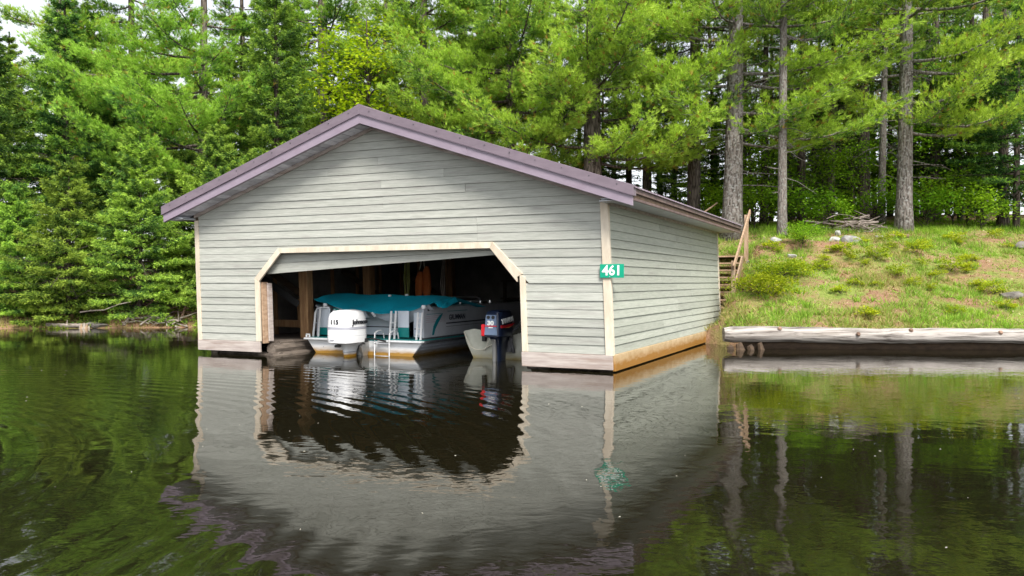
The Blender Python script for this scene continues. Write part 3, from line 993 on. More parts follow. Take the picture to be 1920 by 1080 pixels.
# swim platform lip either side of the motor
for a, b in ((-BWD - 0.02, -0.42), (0.38, BWD + 0.02)):
    MB().box(a, b, -0.12, 0.02, 0.275, 0.315).build('deck_lip', 'boat_white', boat, bevel=0.01)
for sgn in (-1, 1):
    x0, x1 = sorted((sgn * (BWD + 0.03), sgn * (BWD - 0.03)))
    MB().box(x0, x1, 0.025, 4.7, 0.255, 0.31).build('rub_rail', 'rub_rail', boat, bevel=0.01)
for k_ in range(3):
    MB().bar((1.125 + k_ * 0.06, 0.05, 0.06 + 0.07 * k_), (1.125 + k_ * .06, 4.6, 0.06 + 0.07 * k_), 0.012, 0.012).build('hull_rib', 'hull_alloy', boat)
MB().box(-BWD + .02, BWD - .02, 0.03, 5.4, 0.287, 0.325).build('deck', 'teal_carpet', boat)

def stern_panel(x0, x1, y, z1, split=None, upper='panel_white', lower='teal_panel', zb=0.36):
    zz = split or zb
    p = MB().box(x0, x1, y, y + 0.02, zz, z1).build('fence_panel', upper, boat, bevel=0.003)
    if split:
        MB().box(x0, x1, y - 0.001, y + 0.019, zb, split - 0.002).build('kick_panel', lower, p, bevel=0.003)
    else:
        MB().box(x0 + .02, x1 - .02, y - 0.006, y, zb + 0.16, zb + 0.18).build('pinstripe', 'navy_ink', p)
    return p
stern_panel(-1.17, -0.92, 0.22, 0.93, 0.52)
stern_panel(-0.90, -0.52, 0.30, 0.93, None, 'teal_panel')
stern_panel(-0.50, 0.47, 0.75, 0.86)
stern_panel(0.62, 0.86, 0.24, 0.90, 0.56)
stern_panel(0.90, 1.13, 0.36, 0.86)
def rail_pair(x, y, ztop, lean=0.0):
    mb = MB()
    mb.tube([(x, y, 0.32), (x + lean * .5, y, 0.32 + (ztop - .32) * .5), (x + lean, y, ztop)], 0.022, 8)
    p = mb.build('rail_post', 'white_post', boat, smooth=True)
    return p
rail_pair(-1.24, 0.10, 0.86, 0.06)
rail_pair(-1.13, 0.12, 0.92, 0.05)
MB().tube([(-1.18, 0.10, 0.86), (-1.15, 0.1, 0.92), (-1.08, 0.12, 0.95), (-0.93, 0.22, 0.955)], 0.02, 8).build('top_rail', 'alloy', boat, smooth=True)
MB().bar((-1.21, 0.11, 0.62), (-1.11, 0.12, 0.62), 0.02, 0.02).build('cross_rail', 'alloy', boat)
for x in (0.50, 0.60):
    rail_pair(x, 0.14, 0.90, 0.04)
MB().bar((0.52, 0.14, 0.66), (0.63, 0.14, 0.66), 0.02, 0.03).build('cross_rail', 'alloy', boat)
for x in (1.10, 1.19):
    rail_pair(x, 0.10, 0.88, 0.04)
for zz in (0.45, 0.55, 0.66, 0.77):
    MB().bar((1.11, 0.10, zz), (1.22, 0.10, zz), 0.025, 0.02).build('cross_rail', 'white_post', boat)
# ball caps that hold the cover
for x, y, zz in ((-1.02, 0.2, 1.0), (1.23, 0.15, 0.99)):
    MB().tube([(x, y, zz - 0.035), (x, y, zz + 0.035)], 0.045, 10).build('clamp', 'boat_white', boat, smooth=True, bevel=0.01)
MB().tube([(-1.27, -0.08, 0.33), (-1.27, -0.08, 0.385), (-1.20, -0.08, 0.385), (-1.20, -0.08, 0.33)], 0.02, 8).build('cleat', 'boat_white', boat, smooth=True)

# starboard fence with its maker's lettering
fx = 1.20
sp_ = MB().box(fx - 0.012, fx + 0.012, 0.18, 5.3, 0.36, 0.97).build('side_panel', 'fence_panel', boat, bevel=0.004)
MB().box(-fx - 0.012, -fx + 0.012, 0.18, 5.3, 0.36, 0.97).build('side_panel', 'fence_panel', boat, bevel=0.004)
for sgn in (-1, 1):
    MB().tube([(sgn * fx, 0.15, 0.985), (sgn * fx, 5.3, 0.985)], 0.022, 8).build('top_rail', 'alloy', boat, smooth=True)
    MB().box(sgn * fx - 0.02, sgn * fx + 0.02, 0.15, 5.3, 0.325, 0.362).build('bottom_rail', 'rub_rail', boat)
XF = fx + 0.0125
def on_side(y, z):
    return frame((XF, y, z), (0, 1, 0), (0, 0, 1))
lettering('GRUMMAN', 0.155, 'navy_ink', sp_, on_side(1.62, 0.735), bold=0.004, squeeze=0.95)
mb = MB()
for a, b, zz, th in ((1.18, 2.1, 0.865, 0.012), (0.3, 0.95, 0.83, 0.010)):
    mb.box(XF, XF + 0.002, a, b, zz, zz + th)
mb.build('teal_stripe', 'teal_ink', sp_)
MB().box(XF, XF + 0.002, 1.12, 4.6, 0.605, 0.632).build('navy_stripe', 'navy_ink', sp_)
MB().box(XF, XF + 0.002, 1.12, 4.6, 0.545, 0.552).build('pinstripe', 'navy_ink', sp_)
for zz in (0.79, 0.75, 0.71, 0.67):
    MB().box(XF, XF + 0.0015, 0.28, 1.08, zz, zz + 0.006).build('pinstripe', 'pink_ink', sp_)
sw_ = [(0.52, 0.40), (0.60, 0.40), (0.66, 0.52), (0.78, 0.64), (0.90, 0.75), (0.99, 0.84), (0.84, 0.80), (0.70, 0.71), (0.58, 0.58)]
MB().prism([(XF, y, z) for y, z in sw_], (0.0025, 0, 0)).build('swoosh', 'teal_ink', sp_)
MB().box(XF - .002, XF + 0.012, 0.34, 0.40, 0.90, 0.96).build('snap', 'black', sp_)

# teal mooring cover slung across the stern
def cover(u, v):
    x = -1.34 + 2.76 * u
    edge = 4 * u * (1 - u)
    zt = 1.235 - 0.045 * u + 0.012 * math.sin(u * 17)
    drop = 0.10 + 0.245 * edge ** 0.8 * (1 - .12 * math.sin(u * 6.0))
    y = 1.05 - 0.85 * v + 0.10 * math.sin(u * 9 + 1) * v
    zz = zt - drop * v ** 1.15 + (0.010 * math.sin(u * 23 + v * 5) + 0.012 * math.sin(u * 11 - v * 9) + 0.006 * math.sin(u * 47 + v * 3)) * v - 0.03 * math.sin(v * math.pi) * edge
    return (x, y, zz)
mb = MB().grid(cover, 44, 12)
cv = mb.build('mooring_cover', 'teal_cloth', boat, smooth=True, solid=0.006)
def cover_back(u, v):
    x = -1.34 + 2.76 * u
    return (x, 1.05 + 1.5 * v, 1.235 - 0.045 * u + 0.012 * math.sin(u * 17) - 0.22 * v - 0.05 * math.sin(u * 9) * v)
MB().grid(cover_back, 30, 8).build('cover_fold', 'teal_cloth', cv, smooth=True, solid=0.006)
def cover_end(u, v):
    y = 0.22 + 0.8 * u
    return (1.42 + 0.17 * v * (1 - u * .4) + 0.02 * math.sin(u * 8), y, 1.07 + 0.12 * u - 0.11 * v + 0.02 * math.sin(v * 9 + u * 5))
MB().grid(cover_end, 12, 8).build('cover_fold', 'teal_cloth', cv, smooth=True, solid=0.006)
# grey lining hanging lower behind it
def lining(u, v):
    p = cover(0.10 + 0.36 * u, 0.97)
    return (p[0], p[1] + 0.03 + 0.12 * v + .03 * math.sin(u * 14) * v, p[2] - 0.012 - v * (0.02 + 0.20 * math.sin(u * math.pi * .8)))
MB().grid(lining, 16, 8).build('lining', 'grey_cloth', cv, smooth=True, solid=0.005)
def lining2(u, v):
    p = cover(0.50 + 0.46 * u, 0.97)
    return (p[0], p[1] + 0.03 + 0.14 * v + .03 * math.sin(u * 11 + v * 3) * v, p[2] - 0.012 - v * (0.10 + 0.14 * math.sin(u * math.pi) ** 2))
MB().grid(lining2, 20, 8).build('lining', 'grey_cloth', cv, smooth=True, solid=0.005)
for (u, v) in ((0.50, 0.12), (0.62, 0.0)):
    p = Vector(cover(u, v))
    MB().tube([p + Vector((-.03, -0.01, 0.012)), p + Vector((.03, -.01, 0.022))], 0.02, 8).build('buckle', 'boat_white', cv, smooth=True)
MB().bar((-0.86, 0.18, 0.80), (-0.76, 0.15, 0.90), 0.03, 0.035).build('strap', 'boat_white', cv)
MB().bar((0.10, 0.16, 0.86), (0.18, 0.13, 0.78), 0.04, 0.03).build('strap', 'boat_white', cv)
# chrome rails further forward
for y0, y1, zt in ((1.5, 3.0, 1.17), (1.2, 3.6, 1.07)):
    MB().tube([(1.1, y0, 0.99), (1.1, y0 + .1, zt - .02), (1.1, y0 + .22, zt), (1.1, y1 - .25, zt - 0.02), (1.1, y1 - .05, zt - .06), (1.1, y1, 0.99)], 0.018, 8).build('grab_rail', 'alloy', boat, smooth=True)
for y in (1.35, 1.9, 2.4, 2.9, 3.4):
    MB().tube([(1.14, y, 0.99), (1.14, y, 1.06)], 0.028, 8).build('rail_fitting', 'alloy', boat, smooth=True)
# seats and helm under the cover line
MB().box(-1.1, -0.3, 1.2, 2.6, 0.33, 0.75).build('bench_seat', 'panel_white', boat, bevel=0.05, smooth=True)
MB().box(0.35, 1.05, 2.6, 3.3, 0.33, 0.98).build('helm_console', 'panel_white', boat, bevel=0.05, smooth=True)
MB().box(0.1, 1.0, 4.3, 4.9, 0.33, 0.85).build('bench_seat', 'panel_white', boat, bevel=0.05, smooth=True)
# boarding ladder over the transom
mb = MB()
for x in (0.34, 0.66):
    mb.tube([(x, 0.20, 0.33), (x, 0.17, 0.46), (x, 0.08, 0.50), (x, -0.02, 0.50), (x, -0.14, 0.46), (x, -0.15, 0.30), (x, -0.15, -0.3)], 0.0115, 8)
ld = mb.build('boarding_ladder', 'white_post', boat, smooth=True)
for zz in (0.245, -0.005, -0.2):
    MB().tube([(0.34, -0.15, zz), (0.66, -0.15, zz)], 0.014, 8).build('rung', 'alloy', ld, smooth=True)
MB().tube([(-0.12, -0.16, 0.34), (0.12, -0.22, 0.33), (0.35, -0.18, 0.345), (0.6, -0.17, 0.30)], 0.018, 8).build('control_cable', 'black', boat, smooth=True)
MB().tube([(-0.05, -0.2, 0.23), (0.02, -0.24, 0.275), (0.11, -0.24, 0.28), (0.16, -0.22, 0.24), (0.08, -0.24, 0.195), (-0.02, -0.24, 0.20), (-0.05, -0.2, 0.23)], 0.015, 6).build('control_cable', 'black', boat, smooth=True)
for x, z0, z1, wd in ((0.04, -0.12, 0.13, 0.09),):
    MB().box(x - wd / 2, x + wd / 2, -0.05, -0.03, z0, z1).build('trim_tab', 'grey_band', boat, bevel=0.01)
MB().tube([(0.28, -0.05, 0.06), (0.28, -0.028, 0.06)], 0.022, 10).build('drain_plug', 'black', boat)
MB().tube([(-0.9, -0.035, 0.13), (-0.9, -0.028, 0.13)], 0.012, 8).build('drain_plug', 'grey_band', boat)

# white outboard
MX, MY = -0.03, -0.52
mo = MB().loft([sup(MX, MY + 0.10, -0.45, 0.055, 0.17, 2.5), sup(MX, MY + 0.10, 0.10, 0.065, 0.19, 2.5), sup(MX, MY + 0.09, 0.20, 0.10, 0.23, 3), sup(MX, MY + 0.06, 0.27, 0.19, 0.30, 3.2)])
motor = mo.build('outboard_motor', 'leg_white', boat, smooth=True)
MB().loft([sup(MX, MY, 0.265, 0.20, 0.31, 3.4), sup(MX, MY, 0.29, 0.262, 0.375, 3.8), sup(MX, MY, 0.40, 0.272, 0.385, 3.8), sup(MX, MY, 0.425, 0.27, 0.383, 3.8)]).build('lower_cowl', 'motor_white', motor, smooth=True)
cw = MB().loft([sup(MX, MY, 0.429, 0.27, 0.383, 3.8), sup(MX, MY, 0.60, 0.270, 0.380, 3.8), sup(MX, MY, 0.78, 0.262, 0.368, 3.6), sup(MX, MY + .005, 0.865, 0.245, 0.350, 3.2), sup(MX, MY + .02, 0.915, 0.205, 0.305, 2.8), sup(MX, MY + .03, 0.935, 0.12, 0.21, 2.5), sup(MX, MY + .03, 0.94, 0.03, 0.06, 2.2)]).build('cowling', 'motor_white', motor, smooth=True)
MB().loft([sup(MX, MY, 0.555, 0.2735, 0.3835, 3.8), sup(MX, MY, 0.605, 0.2735, 0.3835, 3.8)], cap=False).build('cowl_band', 'grey_band', cw if False else motor, smooth=True)
lettering('115', 0.125, 'ink', motor, frame((MX - 0.03, MY - 0.384, 0.70), (1, 0, 0), (0, 0, 1)), extrude=0.006, bold=0.0025)
lettering('Johnson', 0.135, 'ink', motor, frame((MX + 0.271, MY + 0.02, 0.70), (0, 1, 0), (0, 0, 1)), extrude=0.008, bold=0.002, squeeze=1.15)
MB().box(MX - 0.12, MX - 0.03, MY - 0.39, MY - 0.37, 0.345, 0.36).build('air_slot', 'grey_band', motor)
MB().box(MX - 0.07, MX + 0.03, MY - 0.325, MY - 0.24, 0.20, 0.25).build('idle_outlet', 'black', motor, bevel=0.008)
MB().box(MX + 0.19, MX + 0.28, MY + 0.20, MY + 0.30, 0.28, 0.36).build('latch', 'black', motor, bevel=0.008)
MB().loft([sup(MX, MY + 0.10, 0.085, 0.075, 0.205, 2.6), sup(MX, MY + 0.10, 0.10, 0.08, 0.21, 2.6)]).build('splash_collar', 'grey_band', motor, smooth=True)
br = MB()
for s_ in (-1, 1):
    br.prism([(MX + s_ * 0.13, MY + 0.30, 0.27), (MX + s_ * 0.13, MY + 0.20, 0.18), (MX + s_ * .13, MY + 0.30, -0.06), (MX + s_ * .13, MY + 0.40, -0.08), (MX + s_ * .13, MY + 0.50, 0.2), (MX + s_ * .13, MY + 0.5, 0.3)], (0.05, 0, 0))
br.box(MX - .13, MX + .13, MY + .40, MY + .49, 0.0, 0.27)
br.build('mounting_bracket', 'prop_steel', motor)

# ------------------------------------------------------------------ aluminium dinghy with the navy outboard
DG = b2w(6.30, 1.45)
dng = thing('aluminium_dinghy', 'small tan aluminium boat with navy outboard beside the deck boat', 'boat', (DG[0], DG[1], WATER), BA + R(-2))
def dring(y, s, top, bot):
    return [(-0.80 * s, y, top), (-0.74 * s, y, 0.30 + bot * .3), (-0.56 * s, y, -0.05 + bot), (-0.2 * s, y, -0.14 + bot), (0.2 * s, y, -0.14 + bot), (0.56 * s, y, -0.05 + bot), (0.74 * s, y, 0.30 + bot * .3), (0.80 * s, y, top),
            (0.77 * s, y, top), (0.71 * s, y, 0.30 + bot * .3), (0.53 * s, y, 0.0 + bot), (-0.53 * s, y, 0.0 + bot), (-0.71 * s, y, 0.30 + bot * .3), (-0.77 * s, y, top)]
MB().loft([dring(0, 1, 0.52, 0), dring(2.2, 1.02, 0.53, 0), dring(3.3, 0.82, 0.56, 0.04), dring(4.1, 0.4, 0.62, 0.14), dring(4.4, 0.06, 0.66, 0.3)]).build('hull', 'dinghy_alloy', dng)
tp = [(-0.81, 0.52), (-0.74, 0.30), (-0.56, -0.05), (-0.2, -0.14), (0.2, -0.14), (0.56, -0.05), (0.74, 0.30), (0.81, 0.52), (0.55, 0.535), (0.28, 0.47), (-0.02, 0.44), (-0.34, 0.54), (-0.56, 0.575)]
MB().prism([(x, -0.03, z) for x, z in tp], (0, 0.05, 0)).build('transom', 'dinghy_alloy', dng, bevel=0.006)
for y in (0.9, 2.2):
    MB().box(-0.72, 0.72, y, y + 0.3, 0.34, 0.37).build('thwart', 'dinghy_alloy', dng, bevel=0.005)
MB().tube([(-0.33, -0.05, 0.58), (-0.31, -0.07, 0.48), (-0.32, -0.06, 0.34)], 0.05, 8).build('fender', 'black', dng, smooth=True)
MB().tube([(-0.78, -0.05, 0.50), (-0.62, -0.08, 0.22), (-0.50, -0.09, 0.17), (-0.34, -0.09, 0.17), (-0.24, -0.09, 0.23), (-0.12, -0.09, 0.28)], 0.012, 6).build('rope', 'rope_pale', dng, smooth=True)
MB().tube([(-0.30, -0.09, 0.16), (-0.26, -0.09, 0.24), (-0.20, -0.09, 0.36), (-0.10, -0.06, 0.49), (0.02, -0.02, 0.52)], 0.011, 6).build('rope', 'rope_pale', dng, smooth=True)
NX, NY = 0.16, -0.38
nm = MB().loft([sup(NX, NY + 0.07, -0.4, 0.05, 0.14, 2.6), sup(NX, NY + 0.07, 0.1, 0.07, 0.17, 3), sup(NX, NY + 0.07, 0.34, 0.10, 0.20, 3.4), sup(NX, NY + 0.05, 0.46, 0.15, 0.25, 3.4)]).build('outboard_motor', 'navy_paint', dng, smooth=True)
MB().loft([sup(NX, NY, 0.455, 0.165, 0.28, 3.4), sup(NX, NY, 0.48, 0.20, 0.31, 4.2), sup(NX, NY, 0.62, 0.20, 0.315, 4.2), sup(NX, NY + .01, 0.80, 0.19, 0.30, 4), sup(NX, NY + .03, 0.93, 0.17, 0.27, 3.6), sup(NX, NY + .04, 0.955, 0.14, 0.24, 3), sup(NX, NY + .05, 0.965, 0.04, 0.1, 2.4)]).build('cowling', 'navy_paint', nm, smooth=True)
MB().poly([(NX - 0.135, NY - 0.325, 0.50), (NX + 0.135, NY - 0.325, 0.50), (NX + 0.11, NY - 0.305, 0.88), (NX - 0.11, NY - 0.305, 0.88),
           (NX - 0.135, NY - 0.29, 0.50), (NX + 0.135, NY - 0.29, 0.50), (NX + 0.11, NY - 0.26, 0.88), (NX - 0.11, NY - 0.26, 0.88)],
          [(0, 1, 2, 3), (7, 6, 5, 4), (0, 4, 5, 1), (1, 5, 6, 2), (2, 6, 7, 3), (3, 7, 4, 0)]).build('back_plate', 'steel_blue', nm, bevel=0.01)
for x in (-0.05, 0.05):
    MB().tube([(NX + x, NY - 0.314, 0.835), (NX + x, NY - 0.29, 0.835)], 0.034, 12).build('vent', 'black', nm)
MB().box(NX - 0.126, NX + 0.126, NY - 0.325, NY - 0.30, 0.665, 0.682).build('red_stripe', 'red_paint', nm)
lettering('30', 0.11, 'sign_white', nm, frame((NX, NY - 0.3185, 0.725), (1, 0, 0), (0, 0.06, 1)), extrude=0.004, bold=0.006, squeeze=1.25)
MB().box(NX - 0.04, NX + 0.05, NY - 0.323, NY - 0.31, 0.635, 0.655).build('badge', 'sign_white', nm)
MB().box(NX - 0.208, NX - 0.132, NY - 0.312, NY - 0.22, 0.48, 0.70).build('red_stripe', 'red_paint', nm, bevel=0.01)
XS = NX + 0.2005
MB().prism([(XS, NY - 0.29, 0.64), (XS, NY - 0.05, 0.635), (XS, NY + 0.16, 0.66), (XS, NY + 0.28, 0.71), (XS, NY + 0.1, 0.70), (XS, NY - 0.1, 0.682), (XS, NY - 0.29, 0.69)], (0.006, 0, 0)).build('red_stripe', 'red_paint', nm)
MB().prism([(XS + .003, NY - 0.12, 0.632), (XS + .003, NY + 0.02, 0.628), (XS + .003, NY + 0.14, 0.652), (XS + .003, NY + 0.0, 0.642)], (0.006, 0, 0)).build('gold_stripe', 'yellow_ink', nm)
lettering('YAMAHA', 0.13, 'sign_white', nm, frame((NX + 0.1965, NY + 0.0, 0.77), (0, 1, 0.10), (-0.06, 0, 1)), extrude=0.006, bold=0.003, squeeze=0.92)
MB().loft([sup(NX - 0.02, NY - 0.10, -0.4, 0.035, 0.04, 2.4), sup(NX - 0.02, NY - 0.11, 0.33, 0.05, 0.05, 2.4), sup(NX - 0.02, NY - 0.13, 0.42, 0.07, 0.06, 2.4)]).build('exhaust_tube', 'prop_steel', nm, smooth=True)
mb = MB()
mb.box(NX - 0.09, NX + 0.14, NY + 0.24, NY + 0.34, 0.15, 0.48)
mb.tube([(NX + 0.16, NY + 0.2, 0.42), (NX + 0.17, NY + 0.28, 0.22), (NX + 0.15, NY + 0.34, 0.14)], 0.03, 8)
mb.build('mounting_bracket', 'grey_plastic', nm, bevel=0.006)
MB().tube([(NX + 0.14, NY + 0.22, 0.52), (NX + 0.18, NY + 0.36, 0.60), (NX + 0.18, NY + 0.62, 0.70)], 0.03, 8).build('tiller', 'grey_plastic', nm, smooth=True)
MB().tube([(NX + 0.18, NY + 0.60, 0.695), (NX + 0.18, NY + 0.70, 0.735)], 0.035, 8).build('tiller_grip', 'prop_steel', nm, smooth=True)

# ------------------------------------------------------------------ things stored inside the boathouse
jk = thing('life_jacket', 'orange life jacket hanging on a beam inside the boathouse', 'life jacket', b2w(3.05, 3.95, 1.05), BA)
def vest(sx):
    r = []
    for z_, hx, hy in ((0.0, 0.03, 0.03), (0.05, 0.13, 0.05), (0.2, 0.17, 0.07), (0.45, 0.17, 0.07), (0.62, 0.13, 0.06), (0.70, 0.06, 0.04)):
        r.append(sup(sx * (1 - .5 * z_ * z_) + .06 * z_, 0.02 * math.sin(z_ * 9) + sx * .3, z_ * (1 + sx), hx * .62, hy, 2.6, 16))
    return MB().loft(r)
vest(-0.09).build('left_half', 'orange_cloth', jk, smooth=True)
vest(0.09).build('right_half', 'orange_cloth', jk, smooth=True)
MB().tube([(-0.08, 0, 0.68), (-0.04, 0, 0.82), (0, 0, 1.66), (0.04, 0, 0.82), (0.08, 0, 0.68)], 0.012, 6).build('hanging_cord', 'rope_pale', jk)
rp_ = thing('hanging_rope', 'bundle of yellow-green rope hanging from a beam above the teal cover', 'rope', b2w(2.62, 3.95, 0.7), BA)
for i in range(5):
    a = i * 1.3
    MB().tube([(0.03 * math.cos(a), 0.03 * math.sin(a), 2.02), (0.06 * math.cos(a + .5), 0.05 * math.sin(a), 1.4), (0.05 * math.cos(a), 0.06 * math.sin(a + .6), 0.8), (0.07 * math.cos(a + .9), 0.05 * math.sin(a), 0.2 + 0.05 * i)], 0.018, 6).build('strand', 'rope_green', rp_, smooth=True)
rp2 = thing('hanging_rope', 'thin grey cord loops hanging right of the orange life jacket', 'rope', b2w(3.55, 3.95, 0.9), BA)
for i in range(3):
    MB().tube([(0.02 * i, 0, 1.82), (0.05 + 0.03 * i, 0.03, 1.2), (-0.02 + .05 * i, 0.02, 0.5), (0.06 + .03 * i, 0, 0.1)], 0.010, 6).build('strand', 'stick', rp2, smooth=True)

sh = thing('storage_shelf', 'dark timber workbench shelf along the rear wall of the boathouse', 'shelf', b2w(5.6, 8.7, 0), BA)
for zz in (0.95, 1.45):
    MB().box(-2.6, 2.4, -0.35, 0.25, zz, zz + 0.04).build('shelf_board', 'dark_wood', sh)
for x in (-2.5, -0.1, 2.3):
    MB().box(x - 0.04, x + 0.04, -0.3, -0.22, 0.05, 1.45).build('leg', 'dark_wood', sh)
def stored(name, label, cat, x, zz, sx, sy, sz, mat, lid=None, group=None):
    t = thing(name, label, cat, b2w(5.6 + x, 8.65, zz), BA, group)
    MB().box(-sx / 2, sx / 2, -sy / 2, sy / 2, 0, sz).build('body', mat, t, bevel=0.02)
    MB().box(-sx / 2 - .01, sx / 2 + .01, -sy / 2 - .01, sy / 2 + .01, sz, sz + 0.03).build('lid', lid or mat, t, bevel=0.008)
    MB().tube([(-sx * .2, 0, sz + .03), (-sx * .18, 0, sz + .09), (sx * .18, 0, sz + .09), (sx * .2, 0, sz + .03)], 0.012, 6).build('handle', 'grey_plastic', t)
stored('tool_box', 'dark red tool box on the shelf at the back of the boathouse', 'tool box', 0.0, 1.49, 0.7, 0.32, 0.26, 'red_box')
stored('fuel_can', 'grey fuel can on the shelf left of the red tool box', 'can', -0.8, 1.49, 0.32, 0.28, 0.34, 'grey_plastic')
stored('storage_crate', 'pale grey crate on the shelf right of the red tool box', 'crate', 0.85, 1.49, 0.5, 0.36, 0.2, 'soffit', 'grey_plastic')
stored('cooler_box', 'white cooler with teal lid in the far right of the boathouse', 'cooler', 1.7, 0.99, 0.62, 0.4, 0.34, 'boat_white', 'teal_panel')
for i, (x, lab) in enumerate(((-0.45, 'left-hand pale paddle leaning on the rear boathouse wall'), (-0.18, 'middle pale paddle leaning on the rear boathouse wall'), (1.35, 'right-hand pale paddle leaning on the rear boathouse wall'))):
    pd = thing('paddle', lab, 'paddle', b2w(5.6 + x, 8.25, 0.99), BA, 'paddles at the back of the boathouse')
    MB().tube([(0, 0, 0), (0.08 * (i - 1), 0.45, 1.35)], 0.016, 8).build('shaft', 'trim', pd, smooth=True)
    MB().box(-0.07, 0.07, -0.012, 0.012, -0.03, 0.35).build('blade', 'trim', pd, bevel=0.01)

# ------------------------------------------------------------------ stair at the rear corner
ST0 = Vector((6.16, 23.55, 0.62))
sr = thing('wooden_staircase', 'weathered wooden stair with one handrail climbing the bank behind the boathouse', 'stairs', ST0, math.atan2(0.908, 0.419) - math.pi / 2)
# local: y runs up the stair, x to the right
N = 8
RUN, RISE = 2.05, 1.58
for i in range(N):
    y, zz = RUN * i / (N - 1), RISE * (i + 0.3) / (N - 0.7)
    MB().box(-1.15, -0.02, y - 0.14, y + 0.14, zz, zz + 0.042).build('tread', 'stair_old', sr, bevel=0.004)
for x in (-1.15, 0.0):
    MB().prism([(x, -0.15, -0.15), (x, 0.12, -0.15), (x, RUN + 0.15, RISE - 0.22), (x, RUN + 0.15, RISE + 0.03), (x, RUN - 0.1, RISE + 0.03), (x, -0.15, 0.16)], (0.045, 0, 0)).build('stringer', 'stair_wood', sr, bevel=0.004)
for i in range(6):
    MB().box(-1.4, 0.0, RUN + 0.16 + i * 0.15, RUN + 0.30 + i * 0.15, RISE + 0.0, RISE + 0.045).build('landing_plank', 'stair_old', sr, bevel=0.004)
MB().box(0.048, 0.15, 0.0, 0.12, -0.3, 1.42).build('post', 'stair_wood', sr, bevel=0.006)
MB().box(0.048, 0.16, RUN + 0.16, RUN + 0.29, RISE - 0.5, RISE + 1.30).build('post', 'stair_wood', sr, bevel=0.006)
MB().bar((0.175, -0.35, 1.22), (0.185, RUN + 0.42, RISE + 1.42), 0.045, 0.14).build('handrail', 'stair_old', sr, bevel=0.004)
pl = thing('white_pail', 'small white pail lying beside the wooden stair', 'pail', (6.98, 24.35, float(land(6.98, 24.35)) + 0.03), 0.9)
pl.scale = (.62, .62, .62)
MB().loft([[(0.13 * math.cos(a), 0.0, 0.13 + 0.13 * math.sin(a)) for a in np.linspace(0, 2 * math.pi, 17)[:-1]], [(0.17 * math.cos(a), -0.36, 0.13 + 0.17 * math.sin(a)) for a in np.linspace(0, 2 * math.pi, 17)[:-1]]]).build('bucket', 'pail_white', pl, smooth=True)
MB().tube([(0.17, -0.36, 0.13), (0.12, -0.44, 0.02), (-0.12, -0.44, 0.02), (-0.17, -0.36, 0.13)], 0.006, 6).build('handle', 'alloy', pl)

# ------------------------------------------------------------------ boom log along the right bank
lg = thing('boom_log', 'long pale weathered log lying along the foot of the right bank', 'log', (4.70, 18.45, 0.275))
path, rad = [], []
for i in range(46):
    t = i / 45
    path.append((9.5 * t, -0.55 * t + 0.02 * math.sin(t * 9), 0.012 * math.sin(t * 14) - 0.02 * t))
    rad.append((0.178 - 0.03 * t) * (1 + 0.025 * math.sin(t * 31) + random.uniform(-.012, .012)) * (0.86 if i == 0 else 1) * (1 + .05 * math.sin(i * 2.1) * math.sin(i * .7)))
MB().tube(path, rad, 20, wob=0.018).build('trunk', 'log_grey', lg, smooth=True)
for t, a in ((0.125, 0.9), (0.30, 0.2), (0.42, 0.75), (0.617, 0.5), (0.80, 0.95), (0.9, 0.3)):
    p = Vector((9.5 * t, -0.55 * t, -0.02 * t)) + Vector((0, -math.cos(a), math.sin(a))) * 0.185
    q = p + Vector((0.0, -math.cos(a), math.sin(a))) * 0.03
    MB().tube([p, q], [0.05, 0.032], 8).build('knot', 'stick_red', lg, smooth=True)
# stub of old crib under its left end
cs = thing('crib_stump', 'broken dark timber stubs under the left end of the boom log', 'stump', (5.0, 18.25, WATER - 0.15))
for x, y, h, r in ((0.0, 0, 0.26, 0.10), (0.22, -0.05, 0.22, 0.085), (0.45, 0.02, 0.27, 0.08), (-0.18, 0.1, 0.2, 0.09)):
    MB().tube([(x, y, -0.3), (x + .03, y, h * .5), (x + .01, y + .03, h), (x + .04, y + .02, h + .05)], [r, r * .9, r * .8, r * .2], 7, wob=0.28).build('stub', 'dark_wood', cs)
bs = thing('shade_gap_log', 'added dark log standing in for the shade under the pale boom log', 'log', (5.2, 18.72, 0.02))  # dark log added to fill the shaded gap below the boom log
MB().tube([(9.3 * i / 20, -0.55 * i / 20 + random.uniform(-.01, .01), random.uniform(-.01, .01)) for i in range(21)], 0.17, 12, wob=0.05).build('trunk', 'dark_wood', bs, smooth=True)

# ------------------------------------------------------------------ vegetation tools
def unit(a):
    return a / np.maximum(np.linalg.norm(a, axis=-1, keepdims=True), 1e-9)

